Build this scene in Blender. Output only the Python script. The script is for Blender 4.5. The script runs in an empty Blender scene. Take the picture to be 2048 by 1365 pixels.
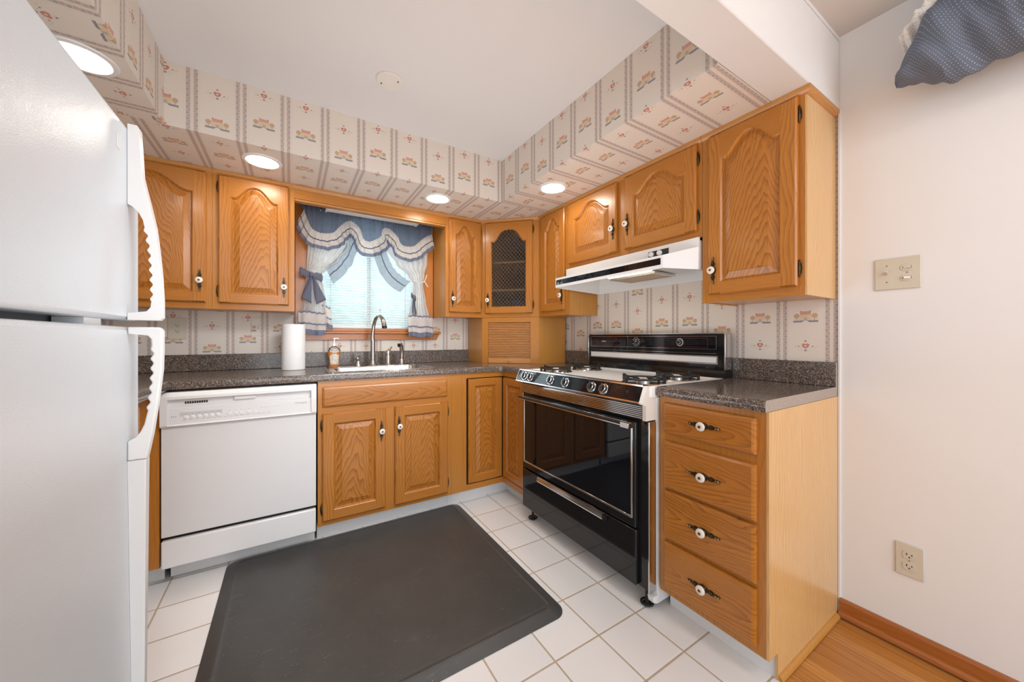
import bpy, bmesh, math, random
from mathutils import Vector, Matrix
random.seed(7)
PI = math.pi
sc = bpy.context.scene
COL = sc.collection

# ------------------------------------------------------------------ camera
cam_d = bpy.data.cameras.new('camera'); cam = bpy.data.objects.new('camera', cam_d); COL.objects.link(cam)
cam.location = (-1.8733, -2.7773, 1.1116)
cam.rotation_euler = (PI/2, 0, -0.5559)
cam_d.sensor_width = 36; cam_d.lens = 714.87/2048*36
cam_d.shift_y = -(682.5-675.85)/2048
cam_d.clip_start = 0.02
sc.camera = cam
# ------------------------------------------------------------------ world, light, exposure
w = bpy.data.worlds.new('world'); sc.world = w; w.use_nodes = True
bg = w.node_tree.nodes['Background']; bg.inputs[0].default_value = (0.86, 0.96, 1.06, 1); bg.inputs[1].default_value = 1.15
sc.view_settings.view_transform = 'Standard'; sc.view_settings.look = 'None'
sc.view_settings.gamma = 1; sc.view_settings.use_curve_mapping = False
sc.view_settings.exposure = 0.07
def area(name, loc, target, sx, sy, power, col=(1, 1, 1)):
    d = bpy.data.lights.new(name, 'AREA'); d.shape = 'RECTANGLE'; d.size = sx; d.size_y = sy; d.energy = power; d.color = col
    o = bpy.data.objects.new(name, d); COL.objects.link(o); o.location = loc
    o.rotation_euler = (Vector(target)-Vector(loc)).to_track_quat('-Z', 'Y').to_euler(); return o
area('dining_side_fill_light', (-1.6, -5.6, 1.5), (-1.3, 0, 1.2), 2.6, 1.6, 44, (.93, 0.98, 1.05))  # unseen area light added behind the camera, standing in for dining-room daylight
area('dining_ceiling_light', (-0.85, -3.7, 2.2), (-0.9, -3.0, 0), 0.5, 0.5, 8, (1, 0.98, 0.97))
area('bounce_light', (-1.32, -1.45, 0.80), (-1.32, -1.40, 2.3), 1.0, 1.1, 10, (.95, 0.985, 1.03))  # added upward fill panel in mid-kitchen to brighten the ceiling; no lamp there
kf = area('kitchen_fill_light', (-1.20, -1.95, 1.98), (-1.65, -.60, .45), 1.0, .30, 6.5, (.96, .985, 1.03)); kf.data.spread = 1.7
area('window_fill_light', (-1.37, .45, 1.62), (-1.37, 0, 1.55), 0.78, 0.8, 8, (.88, .96, 1))  # added fill outside the glass, backlighting the blind and brightening the curtains
sun_d = bpy.data.lights.new('sun', 'SUN'); sun_d.energy = 8.0; sun_d.angle = math.radians(12); sun_d.color = (1, .98, .94)
sun = bpy.data.objects.new('sun', sun_d); COL.objects.link(sun); sun.rotation_euler = Vector((-.35, .62, -1.15)).to_track_quat('-Z', 'Y').to_euler()

# ------------------------------------------------------------------ node expression helper
class X:
    nt = None
    def __init__(s, v): s.v = v
    @staticmethod
    def op(o, *a):
        n = X.nt.nodes.new('ShaderNodeMath'); n.operation = o
        for i, b in enumerate(a):
            b = b.v if isinstance(b, X) else b
            if isinstance(b, (int, float)): n.inputs[i].default_value = b
            else: X.nt.links.new(b, n.inputs[i])
        return X(n.outputs[0])
    def __add__(s, b): return X.op('ADD', s, b)
    __radd__ = __add__
    def __sub__(s, b): return X.op('SUBTRACT', s, b)
    def __rsub__(s, b): return X.op('SUBTRACT', b, s)
    def __mul__(s, b): return X.op('MULTIPLY', s, b)
    __rmul__ = __mul__
    def __truediv__(s, b): return X.op('DIVIDE', s, b)
    def __lt__(s, b): return X.op('LESS_THAN', s, b)
    def __gt__(s, b): return X.op('GREATER_THAN', s, b)
def xabs(a): return X.op('ABSOLUTE', a)
def xmin(a, b): return X.op('MINIMUM', a, b)
def xmax(a, b): return X.op('MAXIMUM', a, b)
def xmod(a, b): return X.op('FLOORED_MODULO', a, b)
def xfloor(a): return X.op('FLOOR', a)
def xsin(a): return X.op('SINE', a)
def xpow(a, b): return X.op('POWER', a, b)
def boxm(x, z, cx, cz, hw, hh): return (xabs(x-cx) < hw)*(xabs(z-cz) < hh)
def ellm(x, z, cx, cz, rw, rh):
    a = (x-cx)/rw; b = (z-cz)/rh
    return (a*a+b*b) < 1.0
def mixc(fac, a, b):
    n = X.nt.nodes.new('ShaderNodeMix'); n.data_type = 'RGBA'
    for i, v in ((0, fac), (6, a), (7, b)):
        v = v.v if isinstance(v, X) else v
        if isinstance(v, tuple): n.inputs[i].default_value = v+(1,) if len(v) == 3 else v
        elif isinstance(v, (int, float)): n.inputs[i].default_value = v
        else: X.nt.links.new(v, n.inputs[i])
    return n.outputs[2]
def noise(vec, scale, detail=2, rough=.5, col=False):
    n = X.nt.nodes.new('ShaderNodeTexNoise'); n.inputs['Scale'].default_value = scale
    n.inputs['Detail'].default_value = detail; n.inputs['Roughness'].default_value = rough
    if vec is not None: X.nt.links.new(vec, n.inputs['Vector'])
    return X(n.outputs[0]) if not col else n.outputs[1]
def comb(x, y, z):
    n = X.nt.nodes.new('ShaderNodeCombineXYZ')
    for i, v in enumerate((x, y, z)):
        v = v.v if isinstance(v, X) else v
        if isinstance(v, (int, float)): n.inputs[i].default_value = v
        else: X.nt.links.new(v, n.inputs[i])
    return n.outputs[0]
def coords(kind='Object'):
    t = X.nt.nodes.new('ShaderNodeTexCoord'); s = X.nt.nodes.new('ShaderNodeSeparateXYZ')
    X.nt.links.new(t.outputs[kind], s.inputs[0])
    return X(s.outputs[0]), X(s.outputs[1]), X(s.outputs[2]), t.outputs[kind]
def ramp(fac, stops, mode='LINEAR'):
    n = X.nt.nodes.new('ShaderNodeValToRGB'); n.color_ramp.interpolation = mode
    e = n.color_ramp.elements
    while len(e) > 1: e.remove(e[-1])
    for i, (p, c) in enumerate(stops):
        k = e[0] if i == 0 else e.new(p)
        k.position = p; k.color = tuple(c)+(1,)
    X.nt.links.new(fac.v if isinstance(fac, X) else fac, n.inputs[0]); return n.outputs[0]
def bump(h, strength, dist, bs):
    n = X.nt.nodes.new('ShaderNodeBump'); n.inputs['Strength'].default_value = strength; n.inputs['Distance'].default_value = dist
    X.nt.links.new(h.v if isinstance(h, X) else h, n.inputs['Height']); X.nt.links.new(n.outputs[0], bs.inputs['Normal'])
def new(name, color=(.8, .8, .8), rough=.5, metal=0, **kw):
    m = bpy.data.materials.new(name); m.use_nodes = True; X.nt = m.node_tree
    b = m.node_tree.nodes['Principled BSDF']
    b.inputs['Base Color'].default_value = tuple(color)+(1,); b.inputs['Roughness'].default_value = rough; b.inputs['Metallic'].default_value = metal
    for k, v in kw.items(): b.inputs[k.replace('_', ' ')].default_value = v
    return m, b
def lk(a, b): X.nt.links.new(a.v if isinstance(a, X) else a, b)
def S(r, g, b):  # sRGB 0..255 to linear
    f = lambda c: (c/255/12.92) if c/255 <= .04045 else ((c/255+.055)/1.055)**2.4
    return (f(r), f(g), f(b))

MAT = {}
# ---- plain ones, each with slight procedural variation
def plain(key, col, rough=.5, metal=0, var=.04, scale=30, bmp=0, bscale=200, **kw):
    m, b = new(key, col, rough, metal, **kw)
    x, y, z, v = coords()
    n = noise(v, scale, 3)
    c2 = tuple(max(0, c*(1-var*2)) for c in col); c1 = tuple(min(1, c*(1+var)) for c in col)
    lk(mixc(n, c2, c1), b.inputs['Base Color'])
    if bmp: bump(noise(v, bscale, 2), bmp, .001, b)
    MAT[key] = m; return m
plain('white_paint', (.79, .79, .785), .55, var=.012, scale=3, bmp=.12, bscale=60)
plain('dining_ceiling', (.70, .675, .65), .7, var=.012, scale=3, bmp=.1, bscale=40)
plain('ceiling_paint', (.75, .745, .74), .6, var=.015, scale=2, bmp=.08, bscale=50)
plain('beam_paint', (.77, .765, .755), .45, var=.02, scale=6, bmp=.5, bscale=35)
plain('toe_white', (.78, .78, .77), .3, var=.02)
plain('appliance_white', (.80, .80, .79), .28, var=.006, scale=5)
plain('appliance_panel', (.74, .74, .735), .4, var=.006)
plain('appliance_grey', (.60, .61, .61), .4, var=.01)
plain('fridge_handle', (.73, .745, .74), .35, var=.006)
plain('gap_grey', (.25, .27, .28), .5)
plain('black_gap', (.012, .010, .009), .6)
plain('black_enamel', (.010, .010, .011), .07, var=.1, Specular_IOR_Level=.5)
plain('black_glass', (.005, .006, .009), .03, var=.05, Specular_IOR_Level=.45)
plain('black_plastic', (.012, .012, .012), .35)
plain('cast_iron', (.02, .019, .018), .45, bmp=.3, bscale=400)
plain('chrome', (.72, .71, .70), .12, 1, var=.02)
plain('brushed_nickel', (.50, .47, .44), .26, 1, var=.04, scale=60)
plain('stainless', (.52, .515, .51), .24, 1, var=.04, scale=60)
plain('panel_blue', (.012, .05, .095), .12, var=.1)
plain('porcelain', (.80, .76, .68), .12, var=.02)
plain('brass_tip', (.38, .29, .16), .35, .9)
plain('bronze', (.085, .062, .038), .36, .85, var=.3, scale=300)
plain('brass_dark', (.16, .12, .07), .35, .9)
plain('ivory_plastic', (.62, .575, .47), .4, var=.015)
plain('plate_white', (.78, .74, .69), .4, var=.01)
plain('screw', (.35, .33, .30), .4, .7)
plain('paper_white', (.86, .86, .86), .85, var=.02, bmp=.25, bscale=120)
plain('blind_rail', (.80, .80, .78), .4, var=.01)
plain('pump_white', (.85, .84, .82), .35, var=.01)
plain('label_white', (.80, .72, .62), .5, var=.35, scale=60)
plain('dark_print', (.05, .05, .055), .5)
plain('grey_print', (.40, .40, .41), .5)
plain('white_print', (.8, .8, .8), .5)
plain('red_line', (.22, .015, .012), .4)
plain('filter_tan', (.52, .40, .26), .4, .5, var=.3, scale=200)
plain('bow_grey', (.125, .135, .19), .85, var=.12, scale=20)
plain('cord_white', (.75, .74, .72), .8)
plain('dark_inside', (.050, .042, .036), .7)
plain('sash_white', (.7, .71, .7), .4)
plain('knob_black', (.014, .014, .015), .25)
plain('rubber_black', (.015, .015, .014), .6)
plain('mauve_trim', (.30, .22, .23), .3)
m, b = new('lamp_glow', (1, 1, 1), .4); b.inputs['Emission Color'].default_value = (1, .90, .76, 1); b.inputs['Emission Strength'].default_value = 55; MAT['lamp_glow'] = m
m, b = new('hood_lens', (.9, .85, .75), .3); b.inputs['Emission Color'].default_value = (1, .88, .68, 1); b.inputs['Emission Strength'].default_value = 6; MAT['hood_lens'] = m

# ---- textured fridge enamel
m, b = new('fridge_enamel', (.655, .705, .74), .26); x, y, z, v = coords(); bump(noise(v, 380, 2, .6), .45, .0012, b); MAT['fridge_enamel'] = m
# ---- oak
def oak(key, horiz=False, mode='cathedral', base=(.415, .145, .017), dark=(.15, .039, .004), light=(.525, .208, .029), rough=.32, contrast=.62, K=620., SL=26., flip=False):
    m, b = new(key, base, rough); x, y, z, v = coords()
    oi = X.nt.nodes.new('ShaderNodeObjectInfo'); rnd = X(oi.outputs['Random'])
    a, g = ((z, x+y) if horiz else (x+y, z))
    rs = rnd*17.3
    lown = noise(comb(a*3.0+rs, g*1.2+rs*2.0, rs), 2.2, 2)
    n2 = noise(comb(a*22.0, g*2.6, rs), 1.0, 3)
    a2 = a - (rnd-.5)*(.10 if not horiz else .05) + (lown-.5)*.10
    if mode == 'cathedral': val = a2*a2*K + xabs(a2)*22.0 + g*SL*(1 if not flip else -1) + (n2-.5)*2.8 + (lown-.5)*6.0
    else: val = a*62.0 + (lown-.5)*6.0 + (n2-.5)*1.2 + g*.6
    fr = xmod(val, 1.0)
    ring = xpow(fr, 2.6)*(.45+1.1*noise(comb(a*9.0, g*2.0, rs*.7), 1.0, 2))
    pores = noise(comb(a*620.0, g*16.0, rs), 1.0, 2, .6)
    pm = ramp(pores, [(0.0, (1, 1, 1)), (.40, (.85,)*3), (.52, (0, 0, 0))])
    broad = noise(comb(a*5.0+rs, g*.9, rs*1.3), 1.4, 2)
    c = mixc(broad, tuple(base), tuple(light))
    c = mixc(ring*contrast*.8, c, tuple(dark))
    c = mixc(X(pm)*(.16+.42*contrast)*(ring*.75+.35), c, tuple(d*.75 for d in dark))
    lk(c, b.inputs['Base Color'])
    b.inputs['Coat Weight'].default_value = .18; b.inputs['Coat Roughness'].default_value = .16
    bump(xmax(ring, X(pm)), .10, .0006, b)
    MAT[key] = m
oak('oak_panel', K=260., SL=19., contrast=.72)
oak('oak_stile', mode='straight', contrast=.5)
oak('oak_rail', horiz=True, K=900., SL=12., contrast=.5)
oak('oak_drawer', horiz=True, K=620., SL=11.)
oak('oak_frame', mode='straight', base=(.44, .163, .020), light=(.51, .208, .031), contrast=.22)
oak('oak_frame_h', horiz=True, mode='straight', base=(.42, .152, .018), light=(.505, .203, .029), contrast=.2)
oak('oak_side', mode='straight', base=(.50, .215, .038), light=(.60, .29, .065), dark=(.26, .085, .012), contrast=.35, rough=.3)
oak('oak_pale', mode='straight', base=(.64, .375, .145), light=(.72, .46, .20), dark=(.42, .21, .065), contrast=.35, rough=.22)
oak('oak_crown', horiz=True, mode='straight', base=(.50, .22, .055), light=(.56, .27, .075), contrast=.15)
oak('casing_wood', mode='straight', base=(.46, .155, .028), light=(.56, .21, .042), contrast=.12, rough=.2)
oak('casing_wood_h', horiz=True, mode='straight', base=(.44, .14, .024), light=(.54, .19, .038), contrast=.12, rough=.2)
oak('tambour_wood', horiz=True, mode='straight', base=(.56, .25, .075), light=(.62, .30, .10), contrast=.12, rough=.35)
oak('baseboard_wood', horiz=True, mode='straight', base=(.34, .105, .022), light=(.42, .14, .03), contrast=.2, rough=.2)

# ---- granite-look laminate
def granite(key, gain=1.0, rough=.16):
    m, b = new(key, (.1, .09, .08), rough); x, y, z, v = coords()
    n = X.nt.nodes.new('ShaderNodeTexVoronoi'); n.inputs['Scale'].default_value = 450; lk(v, n.inputs['Vector'])
    s = X.nt.nodes.new('ShaderNodeSeparateXYZ'); lk(n.outputs['Color'], s.inputs[0])
    c = ramp(s.outputs[0], [(0, S(30, 28, 32)), (.22, S(70, 66, 68)), (.42, S(112, 98, 88)), (.62, S(88, 76, 70)), (.80, S(150, 134, 120)), (.93, S(196, 180, 160))], 'CONSTANT')
    c = mixc(noise(v, 60, 2)*.35, c, S(95, 84, 78))
    if gain != 1.0: c = mixc(1-1/gain, c, S(190, 178, 165))
    lk(c, b.inputs['Base Color']); MAT[key] = m
granite('laminate')
granite('laminate_edge', 2.2, .5)

# ---- wallpaper: UV.x = column index (1 = one stripe repeat of 174 mm), UV.y = metres above a house motif
def wallpaper():
    m, b = new('wallpaper', (.8, .7, .6), .55)
    u, z, _, v = coords('UV')
    P, V = .174, .260
    k = xfloor(u+.5)
    x = (u-k)*P
    isB = (xabs(xmod(k, 3.0)-1.0) < .3)
    zz = xmod(z + isB*.055 + V/2 - .035, V) - V/2 + .035
    cream = (.735, .672, .595)
    ox, oy, oz, ov = coords('Object')
    c = mixc(noise(ov, 2.5, 2), (.725, .662, .585), (.755, .695, .618))
    # stripes at the column border
    d = P/2-xabs(x)      # distance to column border
    band = (d > .0052)*(d < .0205)
    seam = (xabs(d-.0262) < .0005)
    c = mixc(seam*.5, c, (.5, .42, .35))
    zd = xmod(z, .0255)
    dotr = ellm(d, zd, .0105, .007, .0042, .0042)-ellm(d, zd, .0105, .007, .0018, .0018)
    dotb = ellm(d, zd, .0150, .0195, .0042, .0042)-ellm(d, zd, .0150, .0195, .0016, .0016)
    bc = mixc(xmax(dotr, 0.0)*.75, (.50, .435, .395), (.50, .18, .11))
    bc = mixc(xmax(dotb, 0.0)*.8, bc, (.13, .15, .24))
    c = mixc(band, c, bc)
    mid = (d < .0032)*(xmod(z+x*2.0, .0065) < .0016)
    c = mixc(mid*.45, c, (.5, .3, .2))
    # house motif
    h = zz
    ax = xabs(x)
    c = mixc(boxm(x, h, 0.0, -.006, .042, .0045)*.75, c, (.70, .52, .28))          # fence
    walls = boxm(x, h, 0.0, -.001, .0205, .0135)
    c = mixc(walls, c, (.68, .50, .27))
    c = mixc(walls*(xmod(x+.0035, .007) < .0012)*.6, c, (.8, .7, .55))
    roof = boxm(x, h, 0.0, .0185, .0190, .0070)
    ch = xabs((xmod(x, .0056) < .0028)-(xmod(h, .0045) < .00225))
    c = mixc(roof, c, mixc(ch*.7, (.56, .13, .085), (.72, .48, .38)))
    c = mixc(boxm(ax, h, .0165, .0255, .0022, .0030), c, (.56, .16, .10))
    c = mixc(boxm(x, h, 0.0, -.0075, .0055, .0070), c, (.36, .36, .38))
    tree = ellm(ax, h, .0315, .0065, .0105, .0100)*(h > -.002)
    c = mixc(tree, c, (.50, .31, .17))
    c = mixc(boxm(ax, h, .0315, -.0065, .0011, .006), c, (.32, .22, .18))
    slab = (xabs(h+.0175) < .0042)*(ax > (.0085-(h+.0175)*1.1))*(ax < .0435)
    c = mixc(slab, c, (.145, .17, .235))
    # heart motif, .122 below the house
    q = xabs(x); hz = h-.138
    heart = xmax(ellm(q, hz, .0060, .0025, .0076, .0072), ellm(x, hz, 0.0, -.003, .0098, .0078))
    c = mixc(heart, c, (.55, .13, .075))
    c = mixc(ellm(x, hz, 0.0, -.0005, .0036, .0034), c, cream)
    fl = xmax(ellm(x, hz, 0.0, .0205, .0036, .0030), ellm(q, hz, .0040, .0170, .0016, .0010))
    fl = xmax(fl, ellm(x, hz, 0.0, -.0195, .0050, .0044)-ellm(x, hz, 0.0, -.0195, .0017, .0015))
    fl = xmax(fl, ellm(q, hz, .0240, -.0030, .0029, .0025))
    c = mixc(fl, c, (.10, .115, .16))
    sm = xmax(ellm(q, hz, .0150, -.0105, .0016, .0022), ellm(q, hz, .0370, -.0035, .0013, .0028))
    sm = xmax(sm, xmax(ellm(q, hz, .0135, -.0205, .0024, .0012), ellm(q, hz, .0320, -.0080, .0022, .0010)))
    c = mixc(sm, c, (.50, .33, .20))
    sm2 = xmax(ellm(q, hz, .0255, -.0170, .0012, .0010), ellm(q, hz, .0290, .0012, .0012, .0010))
    c = mixc(sm2, c, (.40, .20, .15))
    c = mixc(.20, c, (.735, .672, .595))
    lk(c, b.inputs['Base Color']); MAT['wallpaper'] = m
wallpaper()

# ---- floor tiles
m, b = new('floor_tile', (.8, .79, .77), .16); x, y, z, v = coords()
T = .2093; TX = .2060
ti = xfloor((x+.688)/TX); tj = xfloor((y+.7679)/T)
dx = xabs(xmod(x+.688+TX/2, TX)-TX/2); dy = xabs(xmod(y+.7679+T/2, T)-T/2)
dm = xmin(dx, dy)
gr = dm < .0032
wn = X.nt.nodes.new('ShaderNodeTexWhiteNoise'); lk(comb(ti, tj, 0.0), wn.inputs['Vector'])
c = mixc(X(wn.outputs[0]), (.76, .75, .735), (.84, .835, .82))
c = mixc(noise(v, 9, 3)*.5, c, (.78, .76, .74))
c = mixc(gr, c, mixc(noise(v, 40, 2), (.40, .31, .22), (.52, .43, .33)))
lk(c, b.inputs['Base Color'])
lk(ramp(gr, [(0, (.14,)*3), (1, (.8,)*3)]), b.inputs['Roughness'])
bump(X.op('SMOOTH_MIN', dm, .006, .003), .5, .3, b); MAT['floor_tile'] = m
# ---- strip oak floor of the dining room (boards run along Y)
m, b = new('wood_floor', (.5, .25, .08), .24); x, y, z, v = coords()
W_ = .057; bi = xfloor(x/W_); wn = X.nt.nodes.new('ShaderNodeTexWhiteNoise'); lk(comb(bi, 0.0, 0.0), wn.inputs['Vector']); r = X(wn.outputs[0])
n2 = noise(comb(x*90.0, y*5.0, r*9.0), 1.0, 4, .65)
c = mixc(r, (.46, .19, .042), (.68, .33, .085)); c = mixc(xpow(n2, 2.0)*1.3, c, (.30, .11, .025))
sx = xmod(x, W_); c = mixc((sx < .0016)*.8, c, (.10, .035, .01))
c = mixc((xmod(x+noise(v, 6, 2)*.01, .019) < .003)*.25, c, (.28, .10, .02))
lk(c, b.inputs['Base Color']); MAT['wood_floor'] = m
# ---- rubber mat
m, b = new('mat_rubber', (.055, .052, .05), .42); x, y, z, v = coords()
n = noise(v, 5, 5, .65); sm = noise(comb(x*2.0, y*9.0, 0.0), 4, 4, .7)
c = mixc(n, (.036, .0355, .034), (.076, .0745, .071)); c = mixc(xmax((sm-.60)*3.0, 0.0), c, (.15, .14, .125))
sp = noise(v, 190, 1); c = mixc(sp > .77, c, (.30, .26, .2)); lk(c, b.inputs['Base Color']); bump(noise(v, 500, 2), .35, .001, b); MAT['mat_rubber'] = m
# ---- fabrics
def fabric(key, col, trans=.45, wave=700, dots=False):
    m, b = new(key, col, .9); nt = m.node_tree; x, y, z, v = coords()
    c = mixc(noise(v, 40, 3), tuple(k*.82 for k in col), tuple(min(1, k*1.1) for k in col))
    if dots:
        uu, vv, _, _ = coords('UV'); px = xmod(uu/.0085+xfloor(vv/.0075)*.5, 1.0); pz = xmod(vv/.0075, 1.0)
        c = mixc(ellm(px, pz, .5, .5, .14, .16)*.6, c, (.50, .56, .68))
    lk(c, b.inputs['Base Color'])
    bump(noise(v, wave, 2), .2, .0006, b)
    if trans:
        t = nt.nodes.new('ShaderNodeBsdfTranslucent'); lk(c, t.inputs[0])
        mx = nt.nodes.new('ShaderNodeMixShader'); mx.inputs[0].default_value = trans
        out = [n for n in nt.nodes if n.type == 'OUTPUT_MATERIAL'][0]
        lk(b.outputs[0], mx.inputs[1]); lk(t.outputs[0], mx.inputs[2]); lk(mx.outputs[0], out.inputs[0])
    MAT[key] = m
fabric('blue_cloth', (.235, .29, .385), .58)
fabric('white_cloth', (.84, .83, .82), .50)
fabric('trim_blue', (.21, .24, .34), .35)
fabric('cream_ruffle', (.76, .71, .67), .42)
fabric('stripe_dark', (.09, .11, .17), .1)
fabric('dotted_blue', (.125, .150, .200), 0, dots=True)
m, b = new('lace', (.74, .71, .66), .85); x, y, z, v = coords()
c = mixc(noise(v, 260, 2) > .60, (.76, .73, .68), (.42, .42, .42)); lk(c, b.inputs['Base Color']); MAT['lace'] = m
fabric('blind_slat', (.86, .90, .90), .62)
fabric('jabot_cloth', (.42, .48, .54), .6)
# ---- see-through materials
def clear(key, tint, gloss, rough=.02):
    m, b = new(key); nt = m.node_tree
    t = nt.nodes.new('ShaderNodeBsdfTransparent'); t.inputs[0].default_value = tint+(1,)
    g = nt.nodes.new('ShaderNodeBsdfGlossy'); g.inputs['Roughness'].default_value = rough
    fr = nt.nodes.new('ShaderNodeFresnel'); fr.inputs[0].default_value = 1.45
    mx = nt.nodes.new('ShaderNodeMixShader'); out = [n for n in nt.nodes if n.type == 'OUTPUT_MATERIAL'][0]
    lk(X(fr.outputs[0])*gloss, mx.inputs[0]); lk(t.outputs[0], mx.inputs[1]); lk(g.outputs[0], mx.inputs[2]); lk(mx.outputs[0], out.inputs[0])
    MAT[key] = m
clear('window_glass', (.93, .97, .97), 1.0)
clear('cabinet_glass', (.86, .87, .89), .8)
m, b = new('amber_soap', (.85, .27, .03), .08); b.inputs['Transmission Weight'].default_value = .35; b.inputs['IOR'].default_value = 1.36
b.inputs['Emission Strength'].default_value = 0; MAT['amber_soap'] = m
clear('clear_plastic', (.88, .90, .90), 1.5, .05)
plain('lead_line', (.34, .33, .32), .45, .3)
plain('rope', (.55, .38, .2), .6, var=.3, scale=200)
# outdoors
m, b = new('lawn', (.10, .2, .08), .9); x, y, z, v = coords(); lk(mixc(noise(v, 8, 4), (.22, .30, .26), (.46, .54, .52)), b.inputs['Base Color']); MAT['lawn'] = m
m, b = new('leaves', (.1, .2, .1), .8); x, y, z, v = coords(); lk(mixc(noise(v, 7, 5, .7), (.08, .16, .15), (.42, .53, .55)), b.inputs['Base Color']); MAT['leaves'] = m

# ------------------------------------------------------------------ mesh helpers
class MB:
    def __init__(s): s.v = []; s.f = []; s.m = []
    def add(s, vs, fs, mat=0):
        o = len(s.v); s.v += [tuple(p) for p in vs]
        for f in fs: s.f.append([i+o for i in f]); s.m.append(mat)
    def box(s, x0, x1, y0, y1, z0, z1, mat=0):
        s.add([(x0, y0, z0), (x1, y0, z0), (x1, y1, z0), (x0, y1, z0), (x0, y0, z1), (x1, y0, z1), (x1, y1, z1), (x0, y1, z1)],
              [(0, 3, 2, 1), (4, 5, 6, 7), (0, 1, 5, 4), (1, 2, 6, 5), (2, 3, 7, 6), (3, 0, 4, 7)], mat); return s
    def prism(s, pts, axis, a, b, mat=0):
        """extrude a 2D outline along an axis; outline coords are the other two axes in xyz order"""
        n = len(pts)
        def P(p, t): return {'x': (t, p[0], p[1]), 'y': (p[0], t, p[1]), 'z': (p[0], p[1], t)}[axis]
        s.add([P(p, a) for p in pts]+[P(p, b) for p in pts],
              [list(range(n))[::-1], list(range(n, 2*n))]+[(i, (i+1) % n, n+(i+1) % n, n+i) for i in range(n)], mat); return s
    def ring(s, A, B, mat=0):
        """quads between two closed loops of 3D points"""
        n = len(A); s.add(list(A)+list(B), [(i, (i+1) % n, n+(i+1) % n, n+i) for i in range(n)], mat)
    def grid(s, fn, nu, nv, mat=0, matf=None):
        o = len(s.v)
        for j in range(nv+1):
            for i in range(nu+1): s.v.append(tuple(fn(i/nu, j/nv)))
        for j in range(nv):
            for i in range(nu):
                a = o+j*(nu+1)+i; s.f.append([a, a+1, a+nu+2, a+nu+1]); s.m.append(matf(i/nu, (j+.5)/nv) if matf else mat)
        return s
    def lathe(s, prof, c=(0, 0, 0), axis='z', seg=24, mat=0, sx=1, sy=1):
        """prof = [(radius, height)...]"""
        o = len(s.v); n = len(prof)
        for r, h in prof:
            for k in range(seg):
                a = 2*PI*k/seg; p, q = r*math.cos(a)*sx, r*math.sin(a)*sy
                s.v.append({'z': (c[0]+p, c[1]+q, c[2]+h), 'y': (c[0]+p, c[1]+h, c[2]+q), 'x': (c[0]+h, c[1]+p, c[2]+q)}[axis])
        for j in range(n-1):
            for k in range(seg):
                k2 = (k+1) % seg; s.f.append([o+j*seg+k, o+j*seg+k2, o+(j+1)*seg+k2, o+(j+1)*seg+k]); s.m.append(mat)
        for j in (0, n-1):
            if prof[j][0] > 1e-6: s.f.append([o+j*seg+k for k in range(seg)]); s.m.append(mat)
        return s
    def tube(s, pts, rad, seg=12, mat=0, flat=1):
        pts = [Vector(p) for p in pts]; n = len(pts); o = len(s.v)
        rr = rad if isinstance(rad, (list, tuple)) else [rad]*n
        t = (pts[1]-pts[0]).normalized(); up = Vector((0, 0, 1)) if abs(t.z) < .9 else Vector((1, 0, 0))
        nrm = (up-t*up.dot(t)).normalized()
        for i in range(n):
            t = (pts[min(i+1, n-1)]-pts[max(i-1, 0)]).normalized()
            nrm = (nrm-t*nrm.dot(t)).normalized(); bn = t.cross(nrm)
            for k in range(seg):
                a = 2*PI*k/seg; s.v.append(tuple(pts[i]+(nrm*math.cos(a)+bn*math.sin(a)*flat)*rr[i]))
        for j in range(n-1):
            for k in range(seg):
                k2 = (k+1) % seg; s.f.append([o+j*seg+k, o+j*seg+k2, o+(j+1)*seg+k2, o+(j+1)*seg+k]); s.m.append(mat)
        s.f.append([o+k for k in range(seg)]); s.m.append(mat); s.f.append([o+(n-1)*seg+k for k in range(seg)]); s.m.append(mat)
        return s
def mesh_obj(name, mb, mats, parent=None, loc=(0, 0, 0), rot=(0, 0, 0), bevel=0, smooth=True, recalc=True, solid=0, uvf=None, sub=0, ang=.6):
    me = bpy.data.meshes.new(name)
    me.from_pydata(mb.v, [], mb.f)
    if isinstance(mats, str): mats = [mats]
    for k in mats: me.materials.append(MAT[k])
    me.polygons.foreach_set('material_index', mb.m)
    bm = bmesh.new(); bm.from_mesh(me)
    bmesh.ops.remove_doubles(bm, verts=bm.verts, dist=1e-6)
    if recalc: bmesh.ops.recalc_face_normals(bm, faces=bm.faces)
    bm.to_mesh(me); bm.free()
    if smooth:
        me.polygons.foreach_set('use_smooth', [True]*len(me.polygons)); me.set_sharp_from_angle(angle=ang)
    if uvf:
        uv = me.uv_layers.new(name='UVMap')
        for p in me.polygons:
            for li in p.loop_indices:
                uv.data[li].uv = uvf(me.vertices[me.loops[li].vertex_index].co, p.normal)
    o = bpy.data.objects.new(name, me); COL.objects.link(o)
    o.location = loc; o.rotation_euler = rot
    if parent: o.parent = parent
    if solid: md = o.modifiers.new('solid', 'SOLIDIFY'); md.thickness = solid; md.offset = 0
    if sub: md = o.modifiers.new('sub', 'SUBSURF'); md.levels = sub; md.render_levels = sub
    if bevel:
        md = o.modifiers.new('bevel', 'BEVEL'); md.width = bevel; md.segments = 2; md.limit_method = 'ANGLE'; md.angle_limit = .7
    return o
def boxes(name, lst, mat, parent, **k):
    """one part object per box"""
    return [mesh_obj(name, MB().box(*b_), mat, parent, **k) for b_ in lst]
def thing(name, label, cat, loc=(0, 0, 0), rotz=0, group=None):
    o = bpy.data.objects.new(name, None); COL.objects.link(o); o.empty_display_size = .1
    o.location = loc; o.rotation_euler = (0, 0, rotz); o['label'] = label; o['category'] = cat
    if group: o['group'] = group
    return o
def tag(o, label, cat, group=None):
    o['label'] = label; o['category'] = cat
    if group: o['group'] = group
    return o
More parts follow.
